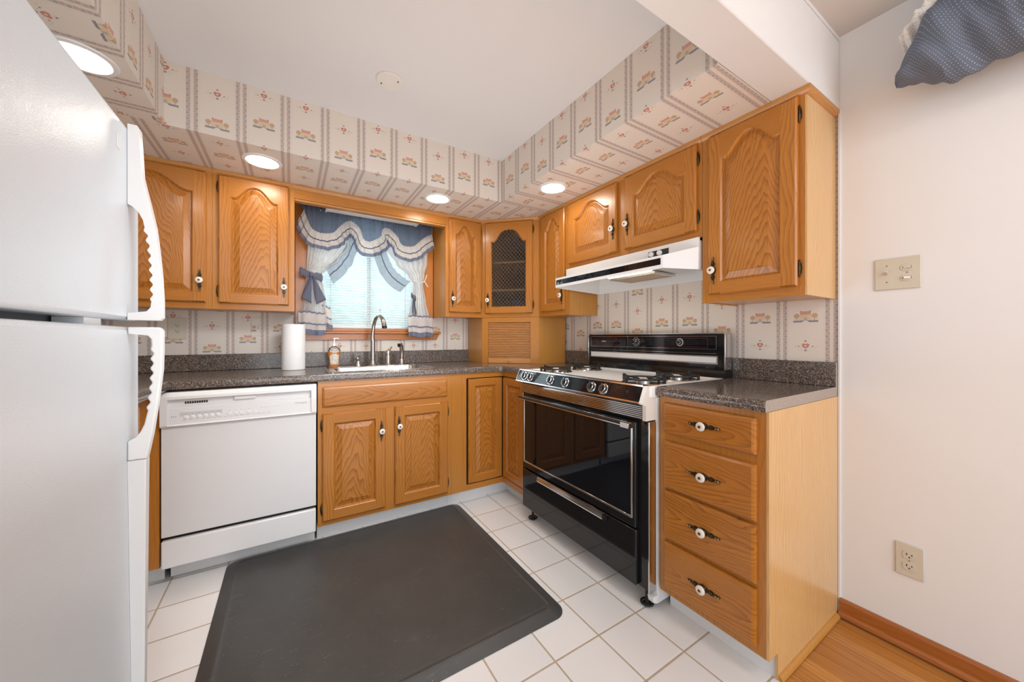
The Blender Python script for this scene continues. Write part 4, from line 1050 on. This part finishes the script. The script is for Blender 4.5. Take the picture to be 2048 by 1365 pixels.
# ================================================================== RANGE HOOD
hd = thing('range_hood', 'white under-cabinet range hood with black front strip', 'range hood', (0, -.9270, 0), R90)
HWd = .925
zf0, zf1, zr0 = 1.436, 1.496, 1.417
FX = -.405
mb = MB()
x0, x1 = .020, .812
# upper band (vertical) and shelf to the lip
mb.box(.006, HWd-.004, -.300, -.290, 1.500, 1.5690)
mb.prism([(-.300, 1.500), (-.300, 1.512), (FX, zf1), (FX, zf1-.003), (-.300, 1.4995)], 'x', x0, x1)
mb.box(x0, x1, FX, FX+.003, zf0, zf1-.003)
mb.prism([(FX, zf0), (FX, zf1), (-.300, 1.512), (-.290, 1.5690), (-.003, 1.5690), (-.003, zr0)], 'x', x0, x0+.003)
# flared right side
mb.add([(x1, FX, zf0), (x1, FX, zf1), (x1+.108, -.3005, 1.525), (x1+.108, -.3005, 1.4215), (x1, -.3003, 1.512), (x1+.108, -.003, zr0), (x1+.108, -.003, 1.5690), (x1+.108, -.290, 1.5690)],
       [(0, 1, 2, 3), (1, 4, 2), (3, 2, 7, 6, 5)])
mb.box(x0+.003, HWd-.005, -.291, -.003, 1.5560, 1.5690); mb.box(x0+.003, HWd-.005, -.008, -.003, zr0, 1.5560)
mb.box(x0+.003, x1, FX+.003, -.30, 1.4940, 1.4975)
mesh_obj('hood_shell', mb, 'appliance_white', hd, smooth=False)
sgp = mesh_obj('front_strip', MB().box(x0+.012, x1-.012, FX-.0012, FX-.0002, zf0+.017, zf1-.012), 'black_glass', hd)
mb = MB().lathe([(.007, 0), (.007, -.0004), (0, -.0005)], (.052, FX-.0013, 1.4615), 'y', 18).box(.068, .090, FX-.0016, FX-.0013, 1.4600, 1.4625)
mesh_obj('front_emblem', mb, 'grey_print', hd)
mesh_obj('control_plate', MB().box(.655, .770, -.3015, -.3002, 1.515, 1.552), 'black_plastic', hd)
for kx in (.675, .722): mesh_obj('control_knob', MB().lathe([(.013, 0), (.0125, -.010), (.010, -.013), (0, -.0135)], (kx, -.3016, 1.536), 'y', 20), 'appliance_white', hd)
# blower box, lamp lens and grease filter underneath
mesh_obj('blower_box', MB().prism([(-.285, 1.5555), (-.285, 1.520), (-.250, 1.470), (-.070, 1.462), (-.060, 1.5555)], 'x', .330, .800), 'appliance_grey', hd, smooth=False)
mesh_obj('lamp_lens', MB().prism([(-.335, 1.486), (-.330, 1.480), (-.255, 1.462), (-.252, 1.468)], 'x', .345, .640), 'hood_lens', hd, smooth=False)
mesh_obj('grease_filter', MB().box(.360, .640, -.248, -.080, 1.452, 1.4610), 'filter_tan', hd)
frm = MB().box(.350, .655, -.252, -.246, 1.450, 1.4615).box(.350, .655, -.078, -.072, 1.450, 1.4615).box(.350, .3595, -.246, -.078, 1.450, 1.4615).box(.6405, .655, -.246, -.078, 1.450, 1.4615)
mesh_obj('filter_frame', frm, 'chrome', hd)

# ================================================================== REFRIGERATOR
fr = thing('refrigerator', 'white top-freezer refrigerator with textured doors at the left edge', 'refrigerator', (-2.2, -1.500, 0), PI/2)
# local frame: x along world +Y (so far side is x=0, near side negative), y along world -X ; door front at y=0
FW = .76
mesh_obj('cabinet_body', MB().box(-FW+.004, -.004, .075, .735, .03, 1.600), 'fridge_enamel', fr, bevel=.006)
zsplit0, zsplit1 = 1.139, 1.152
def fdoor(name, z0, z1):
    return mesh_obj(name, MB().box(-FW, 0, 0, .065, z0, z1), 'fridge_enamel', fr, bevel=.009)
fz_ = fdoor('freezer_door', 1.153, 1.612); fd_ = fdoor('fridge_door', .055, 1.138)
mesh_obj('door_gasket', MB().box(-FW+.012, -.012, .0652, .0748, .06, 1.605), 'gap_grey', fr)
mesh_obj('kick_grille', MB().box(-FW+.01, -.01, .020, .07, .004, .050), 'gap_grey', fr)
mesh_obj('middle_hinge', MB().box(-.235, -.160, .018, .060, 1.1385, 1.1525), 'appliance_white', fr)
mesh_obj('badge', MB().box(-.142, -.122, -.0015, -.0001, 1.536, 1.568), 'fridge_handle', fz_, bevel=.0005)
def handle(parent, outer, inner, name):
    """outline in (outward, z) ; outer edge list top->bottom, inner hole list top->bottom. plate lies in the x-normal plane"""
    X0, X1 = -.082, -.058
    mb = MB(); n = len(outer)
    def V3(p, x): return (x, -p[0], p[1])
    for i in range(n-1):
        a, b_, c_, d_ = outer[i], outer[i+1], inner[i+1], inner[i]
        mb.add([V3(a, X0), V3(b_, X0), V3(c_, X0), V3(d_, X0), V3(a, X1), V3(b_, X1), V3(c_, X1), V3(d_, X1)],
               [(0, 1, 2, 3), (4, 5, 6, 7), (0, 1, 5, 4), (3, 2, 6, 7)]+([(0, 3, 7, 4)] if i == 0 else [])+([(1, 2, 6, 5)] if i == n-2 else []))
    return mesh_obj(name, mb, 'fridge_handle', parent, bevel=.003, ang=.5)
def interp(tab, z):
    for (z0, v0), (z1, v1) in zip(tab[:-1], tab[1:]):
        if (z0-z)*(z1-z) <= 0 and z0 != z1: return v0+(v1-v0)*(z-z0)/(z1-z0)
    return tab[-1][1] if abs(z-tab[-1][0]) < abs(z-tab[0][0]) else tab[0][1]
oT = [(1.618, .017), (1.612, .020), (1.50, .0255), (1.425, .040), (1.38, .048), (1.325, .0535), (1.26, .0585), (1.20, .061), (1.160, .061), (1.1535, .056)]
iT = [(1.618, .0005), (1.428, .0005), (1.424, .008), (1.412, .019), (1.394, .027), (1.36, .0325), (1.323, .0375), (1.251, .0415), (1.203, .0420), (1.185, .0400), (1.175, .033), (1.170, .0005), (1.1535, .0005)]
zl = sorted(set([z for z, _ in oT]+[z for z, _ in iT]+[1.38-.0042*k for k in range(46)]), reverse=True)
def scal(z, a, b_): return .0028*math.sin((z-a)*2*PI/.0235) if b_ < z < a else 0
handle(fz_, [(interp(oT, z), z) for z in zl], [(interp(iT, z)+scal(z, 1.375, 1.200), z) for z in zl], 'freezer_handle')
oB = [(1.137, .055), (1.130, .061), (1.08, .061), (1.033, .060), (.961, .053), (.877, .043), (.824, .034), (.820, .034)]
iB = [(1.137, .0005), (1.121, .0005), (1.117, .034), (1.108, .041), (1.082, .0425), (1.03, .0420), (.974, .0385), (.93, .034), (.903, .029), (.885, .022), (.872, .012), (.866, .0005), (.820, .0005)]
zl = sorted(set([z for z, _ in oB]+[z for z, _ in iB]+[1.095-.0042*k for k in range(40)]), reverse=True)
handle(fd_, [(interp(oB, z), z) for z in zl], [(interp(iB, z)+scal(z, 1.090, .935), z) for z in zl], 'fridge_handle')
mb = MB(); zz = [.819, .70, .5, .3, .07]; oo = [.032, .030, .027, .024, .020]
for i in range(4):
    xs = [(-.080, -.052), (-.074, -.048), (-.066, -.042), (-.058, -.036), (-.052, -.030)]
    a, b_ = xs[i], xs[i+1]
    v = [(a[0], -oo[i], zz[i]), (a[1], -oo[i], zz[i]), (a[1], -.0003, zz[i]), (a[0], -.0003, zz[i]), (b_[0], -oo[i+1], zz[i+1]), (b_[1], -oo[i+1], zz[i+1]), (b_[1], -.0003, zz[i+1]), (b_[0], -.0003, zz[i+1])]
    mb.add(v, [(0, 1, 5, 4), (1, 2, 6, 5), (3, 0, 4, 7)]+([(0, 1, 2, 3)] if i == 0 else [])+([(4, 5, 6, 7)] if i == 3 else []))
mesh_obj('handle_trim', mb, 'fridge_handle', fd_, bevel=.002)

# ================================================================== CEILING LIGHTS
cn = ['recessed light over the refrigerator in the papered soffit', 'recessed light in the soffit above the cabinets left of the window', 'recessed light in the soffit above the right end of the window', 'recessed light in the soffit above the stove']
for lab, (x, y) in zip(cn, ((-2.452, -1.050), (-1.994, -.525), (-1.050, -.531), (-.513, -1.060))):
    t = thing('recessed_light', lab, 'ceiling light', (x, y, ZS), 0, 'recessed soffit lights')
    mesh_obj('trim_ring', MB().lathe([(.088, -.0003), (.086, -.004), (.072, -.006), (.066, -.003)], (0, 0, 0), 'z', 40), 'appliance_white', t)
    mesh_obj('bulb_face', MB().lathe([(.0655, -.0025), (.050, -.006), (.030, -.008), (0, -.009)], (0, 0, 0), 'z', 32), 'lamp_glow', t)
t = thing('ceiling_cover_plate', 'round white blank cover plate on the ceiling', 'cover plate', (-1.482, -1.077, ZC))
mesh_obj('disc', MB().lathe([(.060, -.0003), (.060, -.004), (.056, -.008), (.030, -.010), (0, -.0105)], (0, 0, 0), 'z', 40), 'plate_white', t)
for a in (2.5, -.65): mesh_obj('screw', MB().lathe([(.004, -.0085), (.003, -.0115), (0, -.012)], (0, 0, 0), 'z', 12), 'dark_print', t, (.040*math.cos(a), .040*math.sin(a), 0))

# ================================================================== WALL PLATES
def outlet(label, loc, rot, mat='ivory_plastic', wide=.070, high=.115, deco=False, holes=True):
    t = thing('wall_outlet', label, 'outlet', loc, rot)
    mesh_obj('cover_plate', MB().box(-wide/2, wide/2, -.006, -.0008, -high/2, high/2), mat, t, bevel=.003)
    for sz in (-1, 1):
        fc = mesh_obj('receptacle', MB().prism(rrect(-.0165, .0165, -.0135+sz*.0195, .0135+sz*.0195, .009, 5), 'y', -.0078, -.0062) if not deco else MB().box(-.0165, .0165, -.0078, -.0062, (0 if sz > 0 else -.033), (.033 if sz > 0 else 0)), mat, t)
        c_ = sz*.0195 if not deco else sz*.0165
        mesh_obj('slots', MB().box(-.0075, -.0050, -.0082, -.0079, c_-.001, c_+.007).box(.0050, .0075, -.0082, -.0079, c_, c_+.006).lathe([(.0026, 0), (0, -.0003)], (0, -.0079, c_-.0065), 'y', 10), 'dark_print', fc)
    mesh_obj('screw', MB().lathe([(.0026, 0), (.002, -.001), (0, -.0012)], (0, -.0060, 0), 'y', 10), 'screw', t)
    return t
outlet('ivory duplex outlet on the backsplash wall, half behind the refrigerator handle', (-2.425, 0, 1.165), 0, 'ivory_plastic', .085, .125, deco=True)
outlet('beige duplex outlet low on the plain white wall', (0, -2.444, .318), R90, 'ivory_plastic')
t = thing('light_switch', 'single toggle switch on the papered wall left of the paper towels', 'light switch', (-2.045, 0, 1.180), 0)
mesh_obj('cover_plate', MB().box(-.036, .036, -.005, -.0008, -.058, .058), 'wallpaper', t, bevel=.002, uvf=lambda co, n: ((co.x-2.045+2.445)/PU, co.z+1.180-1.173))['label'] = 'plate covered in the wallpaper'
mesh_obj('toggle', MB().box(-.005, .005, -.0056, -.0051, -.012, .012), 'filter_tan', t)
mesh_obj('toggle_lever', MB().box(-.003, .003, -.013, -.0057, -.006, .003), 'ivory_plastic', t, bevel=.001)
t = thing('light_switch', 'beige double-width switch plate with toggle and two rocker switches on white wall', 'light switch', (0, -2.4135, 1.345), R90)
mesh_obj('cover_plate', MB().box(-.0585, .0585, -.006, -.0008, -.0575, .0575), 'ivory_plastic', t, bevel=.003)
mesh_obj('toggle', MB().box(-.031, -.021, -.0064, -.0061, -.013, .013), 'ivory_plastic', t)
mesh_obj('toggle_lever', MB().prism([(-.006, -.004), (-.022, .006), (-.020, .011), (-.006, .006)], 'x', -.0295, -.0225), 'ivory_plastic', t)
for sz in (-1, 1):
    f = mesh_obj('switch_face', MB().prism(rrect(.008, .042, -.012+sz*.0185, .012+sz*.0185, .0115, 6), 'y', -.0078, -.0062), 'ivory_plastic', t, bevel=.0006)
    mesh_obj('switch_rocker', MB().prism([(.016, -.0085), (.034, -.0085), (.034 if sz > 0 else .018, -.0150)], 'z', -.0035+sz*.0185, .0035+sz*.0185), 'porcelain', f)
    mesh_obj('slot', MB().box(.0135, .0365, -.0081, -.0079, -.0042+sz*.0185, .0042+sz*.0185), 'screw', f)
for x, z in ((-.026, .030), (-.026, -.030), (.025, 0)): mesh_obj('screw', MB().lathe([(.0028, 0), (.002, -.001), (0, -.0012)], (0, 0, 0), 'y', 10), 'screw', t, (x, -.0060, z))

# ================================================================== FLOOR MAT
mt = thing('anti_fatigue_mat', 'dark grey rubber anti-fatigue mat on the tiled floor', 'mat', (-1.528, -1.110, 0))
mb = MB(); hx, hy = .605, .565
def ML(i, z, r=.055): return [(p[0], p[1], z) for p in rrect(-hx+i, hx-i, -hy+i, hy-i, max(r-i*.6, .012), 8)]
lp = [ML(0, .0008), ML(0, .003), ML(.034, .0155), ML(.042, .0185), ML(.046, .0190), ML(.050, .0170), ML(.058, .0165), ML(.064, .0176)]
for a, b_ in zip(lp[:-1], lp[1:]): mb.ring(a, b_)
mb.add(lp[-1], [list(range(len(lp[-1])))]); mb.add(lp[0], [list(range(len(lp[0])))])
mesh_obj('mat_slab', mb, 'mat_rubber', mt, ang=.5)

# ================================================================== CURTAINS
cu = thing('window_curtains', 'blue and white ruffled country curtains tied back over the sink window', 'curtains', (0, 0, 0))
def cr(tab, t):   # piecewise smooth interpolation
    if t <= tab[0][0]: return tab[0][1]
    for (a, va), (b_, vb) in zip(tab[:-1], tab[1:]):
        if t <= b_:
            s = (t-a)/(b_-a); s = s*s*(3-2*s); return va+(vb-va)*s
    return tab[-1][1]
# rod and gathered header
mesh_obj('curtain_rod', MB().tube([(-1.800, -.075, 1.962), (-.940, -.075, 1.962)], .006, 8), 'blind_rail', cu)
XA, XB = -1.800, -.938
edge = [(-1.800, 1.930), (-1.765, 1.835), (-1.730, 1.803), (-1.680, 1.795), (-1.620, 1.812), (-1.575, 1.865), (-1.522, 1.905), (-1.465, 1.868), (-1.440, 1.800), (-1.400, 1.780), (-1.350, 1.803),
        (-1.312, 1.835), (-1.300, 1.885), (-1.260, 1.893), (-1.205, 1.845), (-1.180, 1.797), (-1.140, 1.782), (-1.080, 1.790), (-1.035, 1.830), (-.985, 1.875), (-.938, 1.900)]
def valance(u, v):
    x = XA+(XB-XA)*u; ze = cr(edge, x)
    z = 1.985+(ze-1.985)*v
    f = .006*math.sin(x*210)+.004*math.sin(x*133+1)
    y = -.083-.016*math.sin(v*PI)*(.4+.6*v)+f*(.9-.3*v)
    return (x, y, z)
mesh_obj('valance_cloth', MB().grid(valance, 260, 14), 'blue_cloth', cu, recalc=False)
mesh_obj('header_ruffle', MB().grid(lambda u, v: (XA-.012+(XB-XA+.024)*u, -.080-.010*math.sin(u*190+v)-.004*math.sin(u*97), 1.950+.045*v+.004*math.sin(u*150)), 260, 5), 'blue_cloth', cu, recalc=False)
RM = ['cream_ruffle', 'stripe_dark', 'trim_blue', 'blue_cloth']
def rmat(u, v): return 0 if v < .46 else (1 if v < .53 else (0 if v < .76 else 2))
def pmat(u, v): return 2 if v < .07 else (0 if v < .50 else (2 if v < .56 else (0 if v < .78 else 2)))
def ruffle(name, path, wdt, freq, amp, n=160, nv=14, parent=None, mf=rmat, mats=RM, y0=-.098, down=None):
    """path: list of (x, z) of the sewn edge; the ruffle hangs in direction 'down' (dx, dz) per metre"""
    P = [Vector(p) for p in path]; L = [0]
    for a, b_ in zip(P[:-1], P[1:]): L.append(L[-1]+(b_-a).length)
    def at(s):
        s *= L[-1]
        for i in range(len(P)-1):
            if s <= L[i+1] or i == len(P)-2:
                t = (s-L[i])/(L[i+1]-L[i]); 
                p0 = P[max(i-1, 0)]; p1 = P[i]; p2 = P[i+1]; p3 = P[min(i+2, len(P)-1)]
                return .5*((2*p1)+(p2-p0)*t+(2*p0-5*p1+4*p2-p3)*t*t+(3*p1-p0-3*p2+p3)*t**3)
    def fn(u, v):
        p = at(u); s = u*L[-1]; q_ = at(min(u+.01, 1))-at(max(u-.01, 0))
        nr = Vector((q_.y, -q_.x)).normalized() if q_.length > 0 else Vector((0, -1))
        if nr.y > 0: nr = -nr
        d = (nr*.35+Vector((0, -1))*.65) if down is None else Vector(down)
        d = d.normalized()
        w_ = wdt*(v-.10)
        wave = math.sin(s*freq+.8*math.sin(s*37))
        return (p.x+d.x*w_+.004*wave*v, y0-.012*v+amp*wave*(.25+v), p.y+d.y*w_+.0035*math.sin(s*freq*.5+1)*v+.003*math.sin(s*freq*2.3)*(1-v))
    return mesh_obj(name, MB().grid(fn, n, nv, matf=mf), mats, parent or cu, recalc=False)
ruffle('valance_ruffle', edge, .112, 150, .008, 420)
# translucent blue jabots under the swags
jm = lambda u, v: 3 if v < .40 else (1 if v < .48 else 3)
RJ = ['cream_ruffle', 'stripe_dark', 'trim_blue', 'jabot_cloth']
ruffle('swag_ruffle', [(-1.500, 1.845), (-1.525, 1.78), (-1.560, 1.70), (-1.610, 1.625), (-1.665, 1.570)], .115, 60, .006, 70, y0=-.072, mf=jm, mats=RJ, down=(.20, -.45))
ruffle('swag_ruffle', [(-1.305, 1.83), (-1.288, 1.76), (-1.258, 1.67), (-1.215, 1.60), (-1.150, 1.55), (-1.105, 1.53)], .115, 60, .006, 70, y0=-.072, mf=jm, mats=RJ, down=(-.35, -.40))
# side panels
def panel(name, left, right, y0, nf, parent=cu, z0=1.93, z1=1.19, mat='white_cloth', ph=0):
    def fn(u, v):
        z = z0+(z1-z0)*v; xl, xr = cr(left, -z), cr(right, -z)
        wd = xr-xl; x = xl+wd*u
        pinch = max(.25, min(1, wd/.16))
        return (x, y0-.010*math.sin(v*PI)+.013*pinch*math.sin(u*nf*2*PI+ph+1.2*v)+.004*math.sin(u*nf*5+v*4), z)
    return mesh_obj(name, MB().grid(fn, 110, 46), mat, parent, recalc=False)
lp_ = panel('left_panel', [(-1.93, -1.775), (-1.70, -1.775), (-1.58, -1.780), (-1.52, -1.783), (-1.40, -1.795), (-1.27, -1.810), (-1.20, -1.815)],
            [(-1.93, -1.500), (-1.74, -1.520), (-1.64, -1.585), (-1.58, -1.650), (-1.53, -1.700), (-1.45, -1.680), (-1.35, -1.665), (-1.20, -1.650)], -.058, 6)
ruffle('panel_ruffle', [(-1.828, 1.268), (-1.770, 1.272), (-1.720, 1.264), (-1.672, 1.262)], .150, 95, .010, 80, y0=-.085, parent=lp_, mf=pmat, down=(0, -1))
ruffle('panel_ruffle', [(-1.690, 1.318), (-1.665, 1.310), (-1.640, 1.300)], .150, 120, .008, 50, y0=-.066, parent=lp_, mf=pmat, down=(.10, -1))
rp_ = panel('right_panel', [(-1.93, -1.290), (-1.76, -1.270), (-1.66, -1.200), (-1.58, -1.110), (-1.52, -1.070), (-1.40, -1.085), (-1.27, -1.105), (-1.20, -1.112)],
            [(-1.93, -.945), (-1.70, -.962), (-1.60, -.985), (-1.52, -.998), (-1.40, -.975), (-1.27, -.945), (-1.20, -.935)], -.058, 6, ph=1)
ruffle('panel_ruffle', [(-1.118, 1.262), (-1.070, 1.268), (-1.020, 1.262), (-.970, 1.264), (-.925, 1.256)], .162, 95, .010, 90, y0=-.082, parent=rp_, mf=pmat, down=(0, -1))
# bows
def bow(parent, c, sc_=1, flip=1, side=False):
    cx_, cy_, cz_ = c
    def loop(sx):
        def fn(u, v):
            a = 2*PI*u; r = math.sin(PI*(.06+.94*v))**.6
            lx = sx*(.004+.062*v)*sc_; w_ = .026*(.35+.65*math.sin(min(v, .8)/.8*PI/2))*sc_*(1 if v < .97 else .5)
            return (cx_+lx*(.35 if side else 1), cy_+.010*math.cos(a)*(.4+.6*v)*sc_-.006, cz_+w_*math.sin(a)+sx*flip*-.018*v*sc_+.003*math.sin(v*14+a))
        return fn
    mb = MB(); mb.grid(loop(-1), 18, 10); mb.grid(loop(1), 18, 10)
    def tail(sx, ln, sp):
        def fn(u, v): return (cx_+(sx*(.006+sp*v)+(u-.5)*(.014+.045*v)*1)*sc_*(.35 if side else 1), cy_-.012+.006*math.sin(u*5+v*4), cz_-(.008+ln*v)*sc_-(u-.5)*sx*(-.035)*v*sc_)
        return fn
    mb.grid(tail(-1, .165, .022), 8, 12); mb.grid(tail(1, .170, .052), 8, 12)
    mb.lathe([(0, -.015), (.010, -.012), (.012, 0), (.010, .012), (0, .015)], (cx_, cy_-.012, cz_), 'z', 14)
    return mesh_obj('tie_bow', mb, 'bow_grey', parent, recalc=False, solid=.0012)
bow(lp_, (-1.755, -.092, 1.525))['label'] = 'large slate grey bow'
bow(rp_, (-1.078, -.078, 1.42), .75, side=True)['label'] = 'small slate grey bow seen edge-on'
mb = MB()
mb.tube([(-1.785, -.08, 1.560), (-1.740, -.095, 1.548), (-1.700, -.08, 1.535)], .003, 6)
mesh_obj('tieback_cord', mb, 'cord_white', lp_)
mb = MB(); mb.tube([(-1.075, -.075, 1.545), (-1.03, -.092, 1.530), (-.990, -.075, 1.545), (-.970, -.07, 1.600)], .0035, 6); mb.tube([(-.990, -.075, 1.545), (-.975, -.08, 1.52), (-.965, -.078, 1.505)], .0035, 6)
mesh_obj('tieback_cord', mb, 'cord_white', rp_)

# dining-room balloon valance, upper right
bv = thing('balloon_valance', 'puffed dotted blue balloon valance with white lace at the top right', 'valance', (0, -2.43, 2.0))
def puff(u, v):
    y = -.002-.95*u; a = 2*PI*v
    grow = min(1, (u/.10))**.5 if u > 0 else 0
    grow = max(grow, .02)
    top = .045+.16*min(1, u/.16)+.10*min(1, u/.5); bot = -.065-.014*math.sin(min(1, u/.1)*PI/2)
    zc_ = (top+bot)/2-.02*(1-grow); rz = (top-bot)/2*grow
    rx = (.085+.035*math.sin(u*23+1)*.4)*grow
    wr = .010*math.sin(u*60+3*math.sin(a))*math.sin(a*2+.5)+.006*math.sin(u*120+a*3)
    return (-.112-(rx+wr)*math.cos(a), y+.02*math.sin(a)*grow, zc_+(rz+wr*.6)*math.sin(a)+.008*math.sin(u*38)*max(0, -math.sin(a)))
mbp = MB().grid(puff, 130, 48)
pc = mesh_obj('puffed_cloth', mbp, 'dotted_blue', bv, recalc=False)
_me = pc.data; _uv = _me.uv_layers.new(name='UVMap')
for p_ in _me.polygons:
    js = []
    for li in p_.loop_indices:
        co = _me.vertices[_me.loops[li].vertex_index].co
        ang_ = math.atan2(co.z-.02, -(co.x+.112)); _uv.data[li].uv = (-co.y*1.05, ang_*.085)
    vs_ = [_uv.data[li].uv[1] for li in p_.loop_indices]
    if max(vs_)-min(vs_) > .3:
        for li in p_.loop_indices:
            if _uv.data[li].uv[1] < 0: _uv.data[li].uv[1] += 2*PI*.085
def lacef(u, v):
    y = -.028-.85*u; top = .055+.155*min(1, (u+.02)/.16)+.10*min(1, u/.5)
    return (-.120-.035*v+.006*math.sin(u*240)*(v+.2), y+.012*v, top-.030+.068*v+.005*math.sin(u*190))
mesh_obj('lace_trim', MB().grid(lacef, 260, 6), 'lace', bv, recalc=False, solid=.001)['label'] = 'gathered white lace edging'
def lace2(u, v):
    y = -.045-.8*u; top = .085+.155*min(1, (u+.02)/.16)+.10*min(1, u/.5)
    return (-.075-.040*v+.005*math.sin(u*210+1)*(v+.2), y, top-.030+.045*v+.005*math.sin(u*160))
mesh_obj('lace_trim', MB().grid(lace2, 240, 6), 'lace', bv, recalc=False, solid=.001)
mesh_obj('valance_rod', MB().tube([(-.06, -.06, .06), (-.06, -.95, .06)], .008, 10).tube([(-.002, -.06, .06), (-.06, -.06, .06)], .006, 8), 'blind_rail', bv)
